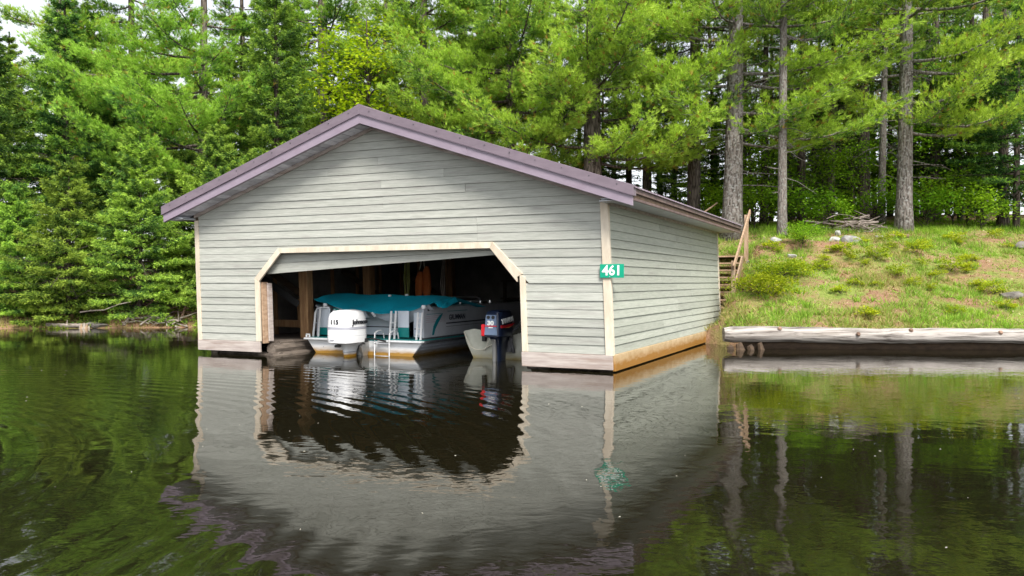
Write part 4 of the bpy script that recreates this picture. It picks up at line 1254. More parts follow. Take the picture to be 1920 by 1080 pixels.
class Leafy:
    """gathers needle or leaf faces as arrays"""
    def __init__(s):
        s.V, s.C, s.n = [], [], 3
    def needles(s, P, D, n, L, Wd, spread, C, jit=0.0, cj=0.16, g=rng):
        K = len(P)
        if K == 0:
            return
        d = unit(np.repeat(D, n, 0) + g.normal(0, spread, (K * n, 3)))
        base = np.repeat(P, n, 0) + g.normal(0, jit, (K * n, 3))
        ln = L * g.uniform(.65, 1.2, (K * n, 1))
        sd = unit(np.cross(d, g.normal(0, 1, (K * n, 3)))) * Wd / 2
        tri = np.stack([base - sd, base + sd, base + d * ln], 1)
        s.V.append(tri.reshape(-1, 3))
        c = np.repeat(C, n, 0) * (1 + g.normal(0, cj, (K * n, 1)))
        s.C.append(np.repeat(np.clip(c, .005, .9), 3, 0))
    def mesh(s, name, mat):
        V = np.concatenate(s.V).astype(np.float32)
        C = np.concatenate(s.C).astype(np.float32)
        nt_ = len(V) // 3
        me = bpy.data.meshes.new(name)
        me.vertices.add(len(V))
        me.vertices.foreach_set('co', V.ravel())
        me.loops.add(len(V))
        me.loops.foreach_set('vertex_index', np.arange(len(V), dtype=np.int32))
        me.polygons.add(nt_)
        me.polygons.foreach_set('loop_start', np.arange(0, len(V), 3, dtype=np.int32))
        at = me.attributes.new('tone', 'FLOAT_COLOR', 'POINT')
        at.data.foreach_set('color', np.concatenate([C, np.ones((len(C), 1), np.float32)], 1).ravel())
        me.update(calc_edges=True)
        me.validate()
        me.materials.append(M[mat])
        s.tris = nt_
        return me

class Leaves(Leafy):
    """kite-shaped leaves of two triangles"""
    def leaf(s, P, D, N, L, Wd, C, cj=0.15, g=rng):
        K = len(P)
        d = unit(D)
        sd = unit(np.cross(d, N)) * (Wd / 2)
        nn = np.cross(sd, d)
        ln = L * g.uniform(.6, 1.2, (K, 1))
        mid = P + d * ln * .42 + unit(nn) * ln * .10
        a, b, c, e = P, mid + sd, P + d * ln, mid - sd
        s.V.append(np.stack([a, b, c, a, c, e], 1).reshape(-1, 3))
        cc = np.clip(C * (1 + g.normal(0, cj, (K, 1))), .005, .9)
        s.C.append(np.repeat(cc, 6, 0))

P_LIGHT, P_MID, P_DARK = np.array([.38, .54, .085]), np.array([.155, .295, .06]), np.array([.034, .082, .027])  # dark tones, pine and fir: older needles, lowered to paint shade between boughs
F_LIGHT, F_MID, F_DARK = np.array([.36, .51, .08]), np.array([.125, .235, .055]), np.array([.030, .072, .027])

def trunk_mesh(H, r0, mat, g, bend=0.15, limbs=(), stubs=0, zstub=(1, 6), n=12):
    mb = MB()
    k = 14
    ph = g.uniform(0, 6)
    pts = []
    for i in range(k + 1):
        t = i / k
        pts.append(Vector((bend * math.sin(t * 2.4 + ph) * t, bend * math.cos(t * 2.1 + ph) * t, H * t - 0.5)))
    rad = [r0 * (1.0 - .86 * (i / k) ** 1.1) * (1.32 if i == 0 else 1) for i in range(k + 1)]
    mb.tube(pts, rad, n, wob=0.03)
    for path, r in limbs:
        mb.tube(path, [r * (1 - .8 * i / (len(path) - 1)) for i in range(len(path))], 5, cap=False)
    for i in range(stubs):
        z = g.uniform(*zstub)
        a = g.uniform(0, 2 * math.pi)
        L = g.uniform(.5, 2.3)
        c, s_ = math.cos(a), math.sin(a)
        dr = g.uniform(-.35, .25)
        p0 = Vector((0, 0, z))
        p1 = Vector((c * L * .5, s_ * L * .5, z + dr * L * .3))
        p2 = Vector((c * L + g.uniform(-.2, .2), s_ * L + g.uniform(-.2, .2), z + dr * L))
        mb.tube([p0, p1, p2], [.022, .014, .005], 4, cap=False)
        for q in range(4):
            t = g.uniform(.3, .95)
            b0 = p0.lerp(p2, t)
            b1 = b0 + Vector((c * .3 + g.uniform(-.4, .4), s_ * .3 + g.uniform(-.4, .4), g.uniform(-.25, .15)))
            mb.tube([b0, b1], [.008, .003], 3, cap=False)
    me = bpy.data.meshes.new('trunk')
    me.from_pydata([tuple(v) for v in mb.v], [], mb.f)
    me.polygons.foreach_set('use_smooth', [True] * len(me.polygons))
    me.materials.append(M[mat])
    return me

def pine_bough(lf, limbs, z0, az, L, g, rise=0.12, dens=1.0, light=0.5, needle=0.17):
    """one plume of white pine: limb, side twigs fanned flat, tufts turned upward"""
    c, s_ = math.cos(az), math.sin(az)
    F = np.array([c, s_, 0.])
    S = np.array([-s_, c, 0.])
    U = np.array([0, 0, 1.])
    droop = g.uniform(.04, .16)
    wav = g.uniform(-.25, .25)
    def axis(t):
        t = np.asarray(t)[..., None]
        return np.array([0, 0, z0]) + F * (L * t) + S * (wav * L * t * t) + U * (L * (rise * t - droop * np.sin(t * 2.6) + .20 * t ** 3))
    tt = np.linspace(0, .95, 7)
    limbs.append(([Vector(p) for p in axis(tt)], 0.018 + 0.011 * L))
    ns = max(6, int(11 * dens * L ** .7))
    ts = np.linspace(.22, 1.0, ns) + g.uniform(-.02, .02, ns)
    P, D, C = [], [], []
    tint = g.uniform(-.38, .34)
    for i, t in enumerate(ts):
        sgn = 1 if i % 2 else -1
        ang = g.uniform(.5, 1.1) * sgn
        ln = L * g.uniform(.20, .36) * (1.15 - .75 * t) + .22
        dv = F * math.cos(ang) + S * math.sin(ang) + U * g.uniform(-.05, .32)
        dv /= np.linalg.norm(dv)
        p0 = axis(np.array(t))
        limbs.append(([Vector(p0), Vector(p0 + dv * ln * .5 + U * .03), Vector(p0 + dv * ln * .95 + U * ln * .12)], 0.008))
        m = max(6, int(ln * 23 * dens))
        q = g.uniform(.12, 1.0, m) ** .75
        pp = p0 + dv * (ln * q)[:, None] + U * (ln * .14 * q ** 2)[:, None]
        pp += g.normal(0, 1, (m, 3)) * np.array([.10, .10, .075]) * (.6 + .5 * ln)
        dd = unit(dv + U * g.uniform(.25, .95, (m, 1)) + g.normal(0, .25, (m, 3)))
        f = np.clip(light + tint + .7 * (q - .5) + 1.4 * (pp[:, 2] - (p0[2])) + g.normal(0, .2, m), 0, 1)[:, None]  # pale tips are new growth; pale tops over dark undersides are painted light
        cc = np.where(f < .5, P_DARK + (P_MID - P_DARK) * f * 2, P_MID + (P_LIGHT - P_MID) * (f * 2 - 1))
        warm = g.random((m, 1)) < .04
        cc = np.where(warm, np.array([.36, .25, .07]), cc)
        P.append(pp); D.append(dd); C.append(cc)
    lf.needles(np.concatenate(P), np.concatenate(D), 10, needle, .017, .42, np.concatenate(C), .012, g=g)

def pine(seed, H=18, r0=.3, zs=4.5, Lmax=3.6, gap=.62, per=4.2, dens=1.0, light=.5, bark='bark_pine', stubs=14, extra=(), top=None, sector=None):
    g = np.random.default_rng(seed)
    random.seed(seed)
    lf, limbs = Leafy(), []
    z = zs
    while z < (top or H - .6):
        t = (z - zs) / max(H - zs, 1)
        Lz = Lmax * (1 - t) ** .75 * (.75 + .25 * min(1, (z - zs) / 1.5)) + .35
        k = int(g.poisson(per * .35)) + 2
        a0 = g.uniform(0, 6.28)
        for i in range(k):
            az = a0 + 2 * math.pi * i / k + g.uniform(-.45, .45)
            if sector is not None and abs((az - sector[0] + math.pi) % (2 * math.pi) - math.pi) > sector[1]:
                continue
            pine_bough(lf, limbs, z + g.uniform(-.25, .25), az, Lz * g.uniform(.6, 1.12), g, g.uniform(-.02, .28), dens, light)
        z += gap * g.uniform(.75, 1.3)
    for (ez, ea, eL) in extra:
        pine_bough(lf, limbs, ez, ea, eL, g, g.uniform(0, .14), dens * 1.1, light + .12)
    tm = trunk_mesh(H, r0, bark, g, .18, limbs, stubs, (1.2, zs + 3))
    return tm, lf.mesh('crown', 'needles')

def fir(seed, H=7, r0=.11, Rb=2.2, z0=.25, gap=.21, per=7, light=.5, dens=1.0, bark='bark_dark', shape=.8, droop=.16):
    """spruce or balsam: flat sprays in tiers down to the ground"""
    g = np.random.default_rng(seed)
    random.seed(seed)
    lf, limbs = Leafy(), []
    z = z0
    U = np.array([0, 0, 1.])
    while z < H - .12:
        t = (z - z0) / (H - z0)
        Lz = Rb * (1 - t) ** shape * min(1, .55 + 1.6 * t) + .10
        k = max(4, int(per * (1 - .35 * t)))
        a0 = g.uniform(0, 6.28)
        for i in range(k):
            az = a0 + 2 * math.pi * i / k + g.uniform(-.35, .35)
            L = Lz * g.uniform(.6, 1.18)
            c, s_ = math.cos(az), math.sin(az)
            F = np.array([c, s_, 0.])
            S = np.array([-s_, c, 0.])
            ri = (.55 * t + g.uniform(-.08, .16)) * 1.0
            dr = droop * g.uniform(.6, 1.5) * (1 - t)
            zz = z + g.uniform(-.1, .1)
            def axis(q):
                q = np.asarray(q)[..., None]
                return np.array([0, 0, zz]) + F * (L * q) + U * (L * (ri * q - dr * 2.2 * q ** 2 + dr * 1.5 * q ** 3.2))
            limbs.append(([Vector(p) for p in axis(np.linspace(0, .95, 4))], .008 + .007 * L))
            ns = max(5, int(11 * dens * L ** .75) + 2)
            ts = np.linspace(.18, 1.0, ns)
            tint = g.uniform(-.3, .26)
            # side twigs, vectorised: (twig, node)
            for sg in (-1, 1):
                q = np.clip(ts + g.uniform(-.03, .03, ns), 0, 1)
                ln = (L * .42 * (1.12 - q) + .10) * g.uniform(.7, 1.2, ns)
                an = g.uniform(.6, 1.05, ns) * sg
                dv = F[None] * np.cos(an)[:, None] + S[None] * np.sin(an)[:, None] + U * g.uniform(-.22, .12, (ns, 1))
                m = 6
                u = np.tile(np.linspace(.08, 1, m), (ns, 1)) * g.uniform(.9, 1.05, (ns, m))
                p0 = axis(q)
                pp = p0[:, None] + dv[:, None] * (ln[:, None] * u)[..., None] + g.normal(0, .022, (ns, m, 3))
                # short laterals on every node
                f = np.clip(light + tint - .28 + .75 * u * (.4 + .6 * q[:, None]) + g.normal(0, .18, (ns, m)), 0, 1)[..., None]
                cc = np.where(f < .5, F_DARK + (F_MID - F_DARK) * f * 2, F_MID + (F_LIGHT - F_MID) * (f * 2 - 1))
                dd = np.broadcast_to(dv[:, None], pp.shape)
                K = ns * m
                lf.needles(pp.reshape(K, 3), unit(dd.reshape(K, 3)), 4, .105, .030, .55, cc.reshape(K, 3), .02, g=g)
        z += gap * g.uniform(.8, 1.25) * (1 + .4 * t)
    P = np.stack([np.zeros(30), np.zeros(30), np.linspace(H - .9, H, 30)], 1)
    lf.needles(P, np.tile(U, (30, 1)), 6, .13, .03, .6, np.tile(F_MID, (30, 1)), .02, g=g)
    tm = trunk_mesh(H + .3, r0, bark, g, .05, limbs, 26, (.3, H * .45), n=8)
    return tm, lf.mesh('crown', 'needles')

def broadleaf(seed, H=8, r0=.12, zc=4.5, rx=2.2, rz_=2.6, nl=3200, size=.13, c1=(.20, .34, .02), c2=(.36, .48, .035), bark='bark_dark', clumps=40, mat='leaves'):
    g = np.random.default_rng(seed)
    random.seed(seed)
    lv, limbs = Leaves(), []
    cen = unit(g.normal(0, 1, (clumps, 3))) * (g.uniform(.25, 1, (clumps, 1)) ** .5) * np.array([rx, rx, rz_]) + np.array([0, 0, zc])
    for c in cen:
        b = Vector((0, 0, max(.02, min(H * .9, c[2] - abs(c[0]) * .5 - abs(c[1]) * .5))))
        limbs.append(([b, b.lerp(Vector(c), .5) + Vector((0, 0, .1 if H > 2 else .02)), Vector(c)], min(.012, r0 * .35) + r0 * .12))
    k = g.integers(0, clumps, nl)
    sp = (rx + rz_) / 2 * .26
    P = cen[k] + g.normal(0, 1, (nl, 3)) * np.array([sp, sp, sp * .55])
    D = g.normal(0, 1, (nl, 3)) * np.array([1, 1, .45]) + np.array([0, 0, -.1])
    Nn = np.array([0, 0, 1.]) + g.normal(0, .45, (nl, 3))
    f = np.clip(g.normal(.5, .3, (nl, 1)) + g.uniform(-.35, .35, (clumps, 1))[k], 0, 1)
    lv.leaf(P, D, Nn, size, size * .72, np.array(c1) + (np.array(c2) - np.array(c1)) * f, g=g)
    tm = trunk_mesh(H, r0, bark, g, .12, limbs, 0, n=7)
    return tm, lv.mesh('foliage' if H < 2.5 else 'crown', mat)

TRI = 0
def plant_tree(name, label, meshes, x, y, rz_=0.0, sc=1.0, sz=None, group=None, cat='tree', dz=0.0, names=('trunk', 'crown'), tilt=(0, 0)):
    z = float(land(x, y)) + dz
    t = link(name, None, loc=(x, y, z), rot=(tilt[0], tilt[1], rz_))
    t.scale = (sc, sc, sz or sc)
    tag(t, label, cat, group)
    for nm, me in zip(names, meshes):
        link(nm, me, t)
    return t

def gx(px, y):
    """sideways position of something seen in picture column px at distance y"""
    return (px - 960) / FPX * y

# ------------------------------------------------------------------ trees of the left shore
fir_a = fir(11, 6.2, .10, 2.6, z0=-.3, light=.70)
fir_b = fir(12, 5.0, .09, 2.2, z0=-.3, light=.68)
fir_c = fir(13, 12.5, .17, 2.9, z0=.8, gap=.30, per=8, light=.64, droop=.10, shape=.9)
fir_d = fir(14, 10.5, .15, 2.2, z0=.6, gap=.28, per=7, light=.36, droop=.12, shape=.9)
FG = 'evergreens on the left shore'
plant_tree('balsam_fir', 'broad bushy fir overhanging the water just left of the boathouse', fir_a, gx(262, 28.0), 28.0, 0.4, group=FG)
plant_tree('balsam_fir', 'low bright fir at the water edge, second from the boathouse', fir_b, gx(128, 27.5), 27.5, 1.0, group=FG)
plant_tree('balsam_fir', 'yellow-green fir partly hidden behind the left wall of the boathouse', fir_a, gx(405, 28.8), 28.8, 2.4, 1.0, group=FG)
plant_tree('spruce_tree', 'tall pointed spruce rising behind the left roof slope', fir_c, gx(520, 30.5), 30.5, 0.2, 1.0, group=FG)
plant_tree('spruce_tree', 'dark narrow spruce behind the low firs on the far left', fir_d, gx(125, 31), 31, 0.6, 1.08, group=FG)
plant_tree('spruce_tree', 'dark spruce cut by the left edge of the picture', fir_d, gx(-12, 29.5), 29.5, 2.2, .95, group=FG)
plant_tree('balsam_fir', 'small fir between the leftmost spruce and the low bright fir', fir_b, gx(35, 27.8), 27.8, 3.0, .85, group=FG)
plant_tree('spruce_tree', 'spruce behind the broad bushy fir', fir_d, gx(215, 31.5), 31.5, 4.0, .75, group=FG)
plant_tree('spruce_tree', 'slim spruce top between pine boughs and tall pointed spruce', fir_c, gx(452, 34), 34, 2.0, .85, group=FG)
plant_tree('balsam_fir', 'small fir low under the pine left of the boathouse roof', fir_b, gx(345, 29.8), 29.8, 5.0, 1.0, group=FG)
plant_tree('spruce_tree', 'half-hidden spruce far back on the left, beside the sky gap', fir_c, gx(20, 36), 36, 1.0, .8, group=FG)

LEFT = math.pi
pine_l = pine(21, 17, .24, 3.8, 3.5, .85, 3.0, 1.1, .62, extra=((6.3, LEFT - .1, 5.4), (7.0, LEFT + .35, 5.0), (5.2, LEFT + .55, 4.4), (7.9, LEFT + .1, 4.6), (4.4, LEFT + .2, 4.2), (5.6, -1.3, 3.6), (8.6, -1.6, 3.0), (4.0, -1.9, 3.2)))
pine_m = pine(22, 18, .30, 4.2, 4.0, .85, 3.4, 1.1, .58, extra=((5.2, LEFT + .5, 4.6), (6.4, LEFT + .7, 4.8), (7.6, LEFT + .4, 4.6), (4.7, -1.2, 4.4), (6.0, -.9, 4.6), (8.4, -1.4, 4.4), (3.6, -.5, 4.2), (3.3, -2.3, 4.0), (3.0, -1.4, 3.4), (3.9, -.1, 3.8)))
pine_n = pine(23, 19, .37, 4.6, 4.0, .90, 3.4, 1.05, .55, extra=((5.6, -.5, 5.2), (4.9, -.75, 4.8), (5.0, -2.2, 4.2), (6.6, -1.6, 4.6), (7.8, -.6, 4.6), (3.9, -.35, 4.8), (3.6, -2.5, 4.2), (3.3, -1.3, 3.6), (3.4, -.8, 4.2), (3.1, .1, 4.0)))
PG = 'white pines'
plant_tree('white_pine', 'white pine with long pale boughs reaching left above the shore firs', pine_l, gx(378, 31), 31, 0, group=PG)
plant_tree('white_pine', 'white pine with dark trunk rising behind the middle of the right roof slope', pine_m, gx(957, 31), 31, 0.0, .95, group=PG)
plant_tree('white_pine', 'thick white pine rising behind the lower right roof slope', pine_n, gx(1112, 29.5), 29.5, 0, group=PG)
plant_tree('white_pine', 'dense white pine directly behind the roof ridge', pine_m, gx(800, 33), 33, 2.3, 1.0, group=PG)
plant_tree('white_pine', 'white pine with feathery boughs at the top left corner', pine_l, gx(120, 37), 37, 3.4, 1.1, group=PG)
plant_tree('white_pine', 'white pine between the yellow-green maple and the tall spruce', pine_n, gx(610, 36), 36, 1.8, 1.0, group=PG)
plant_tree('white_pine', 'white pine filling the sky far behind the left firs', pine_m, gx(250, 40), 40, 4.1, 1.05, group=PG)

maple = broadleaf(31, 10.5, .14, 8.0, 1.9, 2.4, 3600, .17, (.26, .40, .015), (.46, .56, .03))
plant_tree('maple_tree', 'bright yellow-green young maple above the left roof slope', maple, gx(690, 31.5), 31.5, 0, 1.0)

# ------------------------------------------------------------------ the wood on the right
pine_a = pine(41, 20, .28, 5.8, 3.4, .95, 2.8, .85, .46, stubs=50)
pine_b = pine(42, 21, .26, 4.0, 3.0, .8, 2.6, .8, .42, stubs=60)
pine_c = pine(43, 20, .30, 7.0, 3.6, .95, 2.8, .95, .55, stubs=34, bark='bark_grey', extra=((6.6, -2.9, 3.8), (7.2, -.3, 4.4), (6.9, -1.3, 3.2), (5.2, -.1, 4.6), (5.5, -.6, 4.2), (5.1, -3.0, 3.6), (8.0, -.9, 4.4), (3.7, -.25, 4.2), (4.2, -.75, 3.4), (4.0, -2.7, 2.6), (3.5, -1.2, 2.4), (3.2, .05, 3.6)))
pine_d = pine(44, 20, .30, 8.5, 3.6, .95, 3.0, .85, .52, stubs=30, bark='bark_pale', extra=((6.5, -.4, 4.0), (7.0, -2.7, 3.6), (7.4, -1.2, 3.6)))
pine_e = pine(45, 19, .24, 5.2, 2.6, .9, 2.4, .8, .40, stubs=70, bark='bark_dark')
pine_f = pine(46, 17, .20, 2.6, 2.6, .85, 2.2, .8, .44, stubs=60, bark='bark_dark')

plant_tree('white_pine', 'big grey-barked pine trunk right above the wooden stair', pine_c, gx(1372, 28.2), 28.2, 0.0, 1.15, 1.0, group=PG, tilt=(0, R(1.2)))
plant_tree('white_pine', 'slim pale pine trunk standing alone right of the stair', pine_d, gx(1466, 26.6), 26.6, .2, .52, 1.0, group=PG)
plant_tree('white_pine', 'straight grey pine trunk right of the brush pile', pine_c, gx(1694, 28.5), 28.5, -.35, .92, 1.05, group=PG, tilt=(0, R(.8)))
plant_tree('white_pine', 'thick dark pine trunk behind the brush pile', pine_a, gx(1620, 34), 34, .8, .95, 1.0, group=PG)
plant_tree('white_pine', 'pale crooked trunk just left of the straight grey pine', pine_d, gx(1652, 32), 32, .6, .5, 1.0, group=PG, tilt=(0, R(1.5)))
plant_tree('white_pine', 'dark pine trunk behind the rear corner of the roof', pine_a, gx(1300, 31), 31, 4.0, .95, 1.0, group=PG)
plant_tree('white_pine', 'dark trunk between the thick roofside pine and the rear roof corner', pine_b, gx(1212, 34), 34, 1.0, .8, group=PG)
plant_tree('white_pine', 'dark trunk at the right edge, nearest the picture border', pine_a, gx(1880, 31), 31, 5.2, .75, group=PG)
plant_tree('white_pine', 'dark trunk behind the right-hand leafy bushes', pine_b, gx(1842, 34), 34, 2.0, .8, group=PG)
plant_tree('white_pine', 'tall pine with dark limbs above the straight grey pine', pine_b, gx(1752, 33), 33, .3, .8, group=PG)
plant_tree('white_pine', 'dark straight trunk midway between stair pine and slim pale pine', pine_e, gx(1432, 33), 33, 1.6, .72, group=PG)
plant_tree('white_pine', 'dark straight trunk just right of the slim pale pine', pine_e, gx(1502, 32), 32, 2.9, .75, group=PG)
slender = [(1180, 37), (1240, 36), (1268, 40), (1345, 38), (1395, 36), (1412, 41), (1446, 38), (1486, 42), (1528, 36), (1542, 39), (1556, 35), (1580, 41), (1598, 37),
           (1640, 42), (1668, 37), (1716, 40), (1735, 36), (1776, 38), (1795, 41), (1818, 37), (1860, 38), (1905, 35), (1935, 33), (1150, 41), (1085, 38), (1030, 40), (1062, 36), (905, 39), (860, 41), (1985, 36)]
gg = np.random.default_rng(5)
for i, (px, y) in enumerate(slender):
    plant_tree('white_pine', 'slender dark pine trunk deep in the wood behind the bank', (pine_e, pine_b, pine_f)[i % 3], gx(px, y), y, float(gg.uniform(0, 6.28)), float(gg.uniform(.40, .70)), float(gg.uniform(.8, 1.05)), group='slender trunks deep in the wood', tilt=(float(gg.uniform(-.03, .03)), float(gg.uniform(-.045, .045))))
fir_e = fir(15, 8.5, .13, 2.6, z0=.9, gap=.36, per=6, light=.34, dens=.85, droop=.16)
plant_tree('spruce_tree', 'dark drooping spruce at the right edge above the bank', fir_e, gx(1905, 29.5), 29.5, 0.3, group='dark spruces on the right')
plant_tree('spruce_tree', 'dark spruce behind the right-hand leafy bushes', fir_e, gx(1800, 33), 33, 2.0, .95, group='dark spruces on the right')
plant_tree('spruce_tree', 'dark young spruce left of the big grey-barked pine', fir_d, gx(1262, 33.5), 33.5, 2.6, .6, group='dark spruces on the right')

plant_tree('spruce_tree', 'young spruce half hidden behind the slim pale trunk', fir_d, gx(1475, 35), 35, 1.2, .62, group='dark spruces on the right')
plant_tree('spruce_tree', 'young spruce behind the brush pile between two dark trunks', fir_d, gx(1575, 36), 36, 3.1, .68, group='dark spruces on the right')
plant_tree('spruce_tree', 'dark spruce just right of the straight grey pine', fir_e, gx(1730, 35.5), 35.5, 4.4, .95, group='dark spruces on the right')
plant_tree('spruce_tree', 'dark spruce behind the thick roofside pine', fir_e, gx(1130, 36), 36, 1.9, .9, group='dark spruces on the right')
plant_tree('spruce_tree', 'low spruce over the rear roof edge left of the big grey-barked pine', fir_d, gx(1335, 36), 36, 5.2, .66, group='dark spruces on the right')
BK = 'trees far behind the left shore'
for px, y, ms, rr, sc, lab in ((165, 45, fir_c, 1.5, 1.15, 'far spruce behind the dark narrow spruce'),
                               (460, 45, pine_m, 3.3, 1.0, 'far white pine left of the tall pointed spruce'), (560, 42, fir_c, 4.0, 1.15, 'far spruce right of the tall pointed spruce'), (720, 43, pine_n, 5.0, 1.0, 'far white pine behind the yellow-green maple'),
                               (870, 44, pine_m, 1.1, 1.0, 'far white pine above the roof ridge'), (1560, 47, fir_c, 2.2, .9, 'far spruce deep in the wood behind the brush pile')):
    plant_tree('spruce_tree' if ms is fir_c else 'white_pine', lab, ms, gx(px, y), y, rr, sc, group=BK)

# leafy undergrowth at the edge of the wood
bush_a = broadleaf(51, 1.9, .03, 1.1, 1.05, .75, 1500, .12, (.11, .24, .02), (.24, .40, .03), clumps=26)
bush_b = broadleaf(52, 1.5, .03, .85, .95, .6, 1300, .11, (.13, .26, .02), (.27, .43, .03), clumps=22)
sap = broadleaf(53, 3.8, .045, 2.4, 1.0, 1.3, 1500, .12, (.11, .23, .02), (.25, .40, .03), clumps=28)
UG = 'leafy bushes at the edge of the wood'
NB = ('stems', 'foliage')
for px, y, ms, sc, lab in (
        (1412, 29.5, bush_a, 1.1, 'leafy green bush beside the handrail post'),
        (1440, 31.5, sap, .95, 'tall leafy sapling between stair pine and slim pale trunk'),
        (1500, 29.8, bush_a, 1.05, 'leafy green bush right of the slim pale trunk'),
        (1545, 31.0, sap, .8, 'tall leafy sapling left of the brush pile'),
        (1560, 29.2, bush_b, .85, 'small leafy bush touching the left side of the brush pile'),
        (1640, 31.0, bush_a, 1.0, 'leafy bush behind the brush pile'),
        (1735, 29.6, bush_a, 1.05, 'bright leafy bush just right of the straight grey pine'),
        (1785, 30.5, bush_b, 1.35, 'large bright leafy bush in the middle of the right-hand thicket'),
        (1842, 29.0, bush_b, 1.0, 'low leafy bush before the dark spruce at the right edge'),
        (1330, 32.0, bush_a, 1.1, 'leafy bush showing above the rear roof edge'),
        (1365, 30.5, bush_b, 1.0, 'leafy bush at the foot of the big grey-barked pine'),
        (1260, 34.0, sap, 1.0, 'leafy sapling behind the lower roof edge'),
        (1600, 33.0, sap, .9, 'leafy sapling beside the thick dark trunk'),
        (1480, 32.5, sap, 1.35, 'tallest leafy sapling, behind the slim pale trunk'),
        (1405, 33.5, sap, 1.4, 'tall leafy sapling just right of the big grey-barked pine'),
        (1700, 32.5, sap, 1.2, 'tall leafy sapling behind the straight grey pine'),
        (1440, 38.0, bush_a, 1.7, 'shaded bush far back between stair pine and slim pale trunk'),
        (1520, 39.0, bush_a, 1.8, 'shaded bush far back left of the brush pile'),
        (1590, 38.0, bush_a, 1.7, 'shaded bush far back behind the brush pile'),
        (1670, 38.5, bush_a, 1.8, 'shaded bush far back left of the straight grey pine'),
        (1750, 38.0, bush_a, 1.8, 'shaded bush far back right of the straight grey pine'),
        (1850, 37.0, bush_a, 1.8, 'shaded bush far back near the right edge'),
        (1930, 35.0, bush_a, 1.7, 'shaded bush cut by the right edge'),
        (1370, 38.0, bush_a, 1.7, 'shaded bush far back behind the big grey-barked pine'),
        (1815, 32.0, sap, 1.3, 'tall leafy sapling above the right-hand thicket')):
    plant_tree('leafy_bush', lab, ms, gx(px, y), y, px * .37, sc, group=UG, cat='bush', names=NB)

# ------------------------------------------------------------------ bank plants
low_a = broadleaf(61, .55, .012, .26, .42, .2, 520, .075, (.22, .30, .02), (.46, .50, .04), clumps=14)
low_b = broadleaf(62, .45, .012, .20, .34, .15, 380, .07, (.25, .33, .02), (.52, .55, .04), clumps=11)
BG = 'low yellow-green shrubs on the bank'
big = broadleaf(63, .8, .015, .34, 1.0, .34, 2800, .075, (.15, .23, .015), (.40, .44, .03), clumps=44)
plant_tree('low_shrub', 'spreading yellow-green shrub between boathouse corner and stair foot', big, 6.35, 21.3, .3, .88, group=BG, cat='shrub', names=NB, dz=-.12)
plant_tree('low_shrub', 'spreading yellow-green shrub right of the stair foot', big, 7.3, 22.4, 2.0, .85, group=BG, cat='shrub', names=NB, dz=-.12)
plant_tree('low_shrub', 'bright light-green shrub below the pale stones', bush_b, gx(1505, 24.6), 24.6, 1.1, .55, group=BG, cat='shrub', names=NB)
gp = np.random.default_rng(9)
for i in range(44):
    px = gp.uniform(1440, 1925)
    y = gp.uniform(19.2, 25.8)
    plant_tree('low_shrub', 'low yellow-green shrub tuft scattered on the grassy right bank', (low_a, low_b)[i % 2], gx(px, y), y, gp.uniform(0, 6), gp.uniform(.4, .85), group='small shrub tufts on the bank', cat='shrub', names=NB)

# grass, too fine to count
def grass(name, label, n, region, hmin, hmax, cols, seed, dens_fn, clump=0, flat=.38, wd=.022):
    g = np.random.default_rng(seed)
    (x0, x1), (y0, y1) = region
    x, y = g.uniform(x0, x1, n * 3), g.uniform(y0, y1, n * 3)
    t = y - np.interp(x, _sx, _sy)
    keep = (g.random(n * 3) < dens_fn(x, y, t))
    x, y = x[keep][:n], y[keep][:n]
    if clump:
        q = g.integers(0, max(1, len(x) // clump), len(x))
        sp = g.uniform(.03, .13, len(x))[q]
        ox, oy = g.normal(0, 1, len(x)) * sp, g.normal(0, 1, len(x)) * sp
        x, y = x[q] + ox, y[q] + oy
    z = land(x, y)
    P = np.stack([x, y, z - .01], 1)
    lf = Leafy()
    k = len(x)
    D = unit(np.array([0, 0, 1.]) + g.normal(0, flat, (k, 3)))
    if clump:
        D = unit(D + np.stack([ox, oy, ox * 0], 1) * 5)
    cl = np.array(cols)
    patch = np.clip(.5 + .5 * lump(x * .6 + 3, y * .6) * 1.7 + g.normal(0, .28, k), 0, .999)
    f = patch * (len(cl) - 1)
    i0 = f.astype(int)
    C = cl[i0] + (cl[i0 + 1] - cl[i0]) * (f - i0)[:, None]
    hh = g.uniform(hmin, hmax, k)
    for lo, hi in ((0, .5), (.5, 1)):
        m = (hh - hmin) / (hmax - hmin)
        m = (m >= lo) & (m < hi + (hi == 1))
        lf.needles(P[m], D[m], 1, hmin + (hmax - hmin) * (lo + hi) / 2, wd, .12, C[m], 0, g=g)
    tag(link(name, lf.mesh(name, 'blades')), label, 'grass', kind='stuff')

def bank_d(x, y, t):
    n = lump(x * .55, y * .8) * 1.1 + lump(x * 1.9 + 4, y * 2.1) * .8
    return np.clip(.42 + .9 * n + .6 * (t < 1.6) - .1 * (t > 5), 0.03, 1) * (t > .1)
grass('grass', 'green and straw-coloured grass growing on the right bank', 60000, ((4.6, 19), (18.6, 29.5)), .07, .26,
      [(.42, .34, .16), (.34, .38, .10), (.20, .34, .05), (.25, .44, .06), (.36, .50, .08)], 71, bank_d, 34)
grass('fine_grass', 'short thin turf and straw between the grass tufts of the right bank', 30000, ((4.6, 19), (18.6, 29.5)), .04, .13,
      [(.48, .38, .20), (.40, .33, .15), (.30, .34, .08), (.20, .32, .05)], 74, lambda x, y, t: np.clip(.55 + .7 * lump(x * .55, y * .8), .15, 1) * (t > .3), 0, .8)
grass('leaf_litter', 'brown fallen leaves and needles lying on the right bank', 14000, ((4.8, 19), (18.8, 29.5)), .03, .10,
      [(.20, .10, .06), (.34, .20, .12), (.45, .32, .20), (.55, .44, .32)], 75, lambda x, y, t: .6 * (t > .4), 0, 3.0, .05)
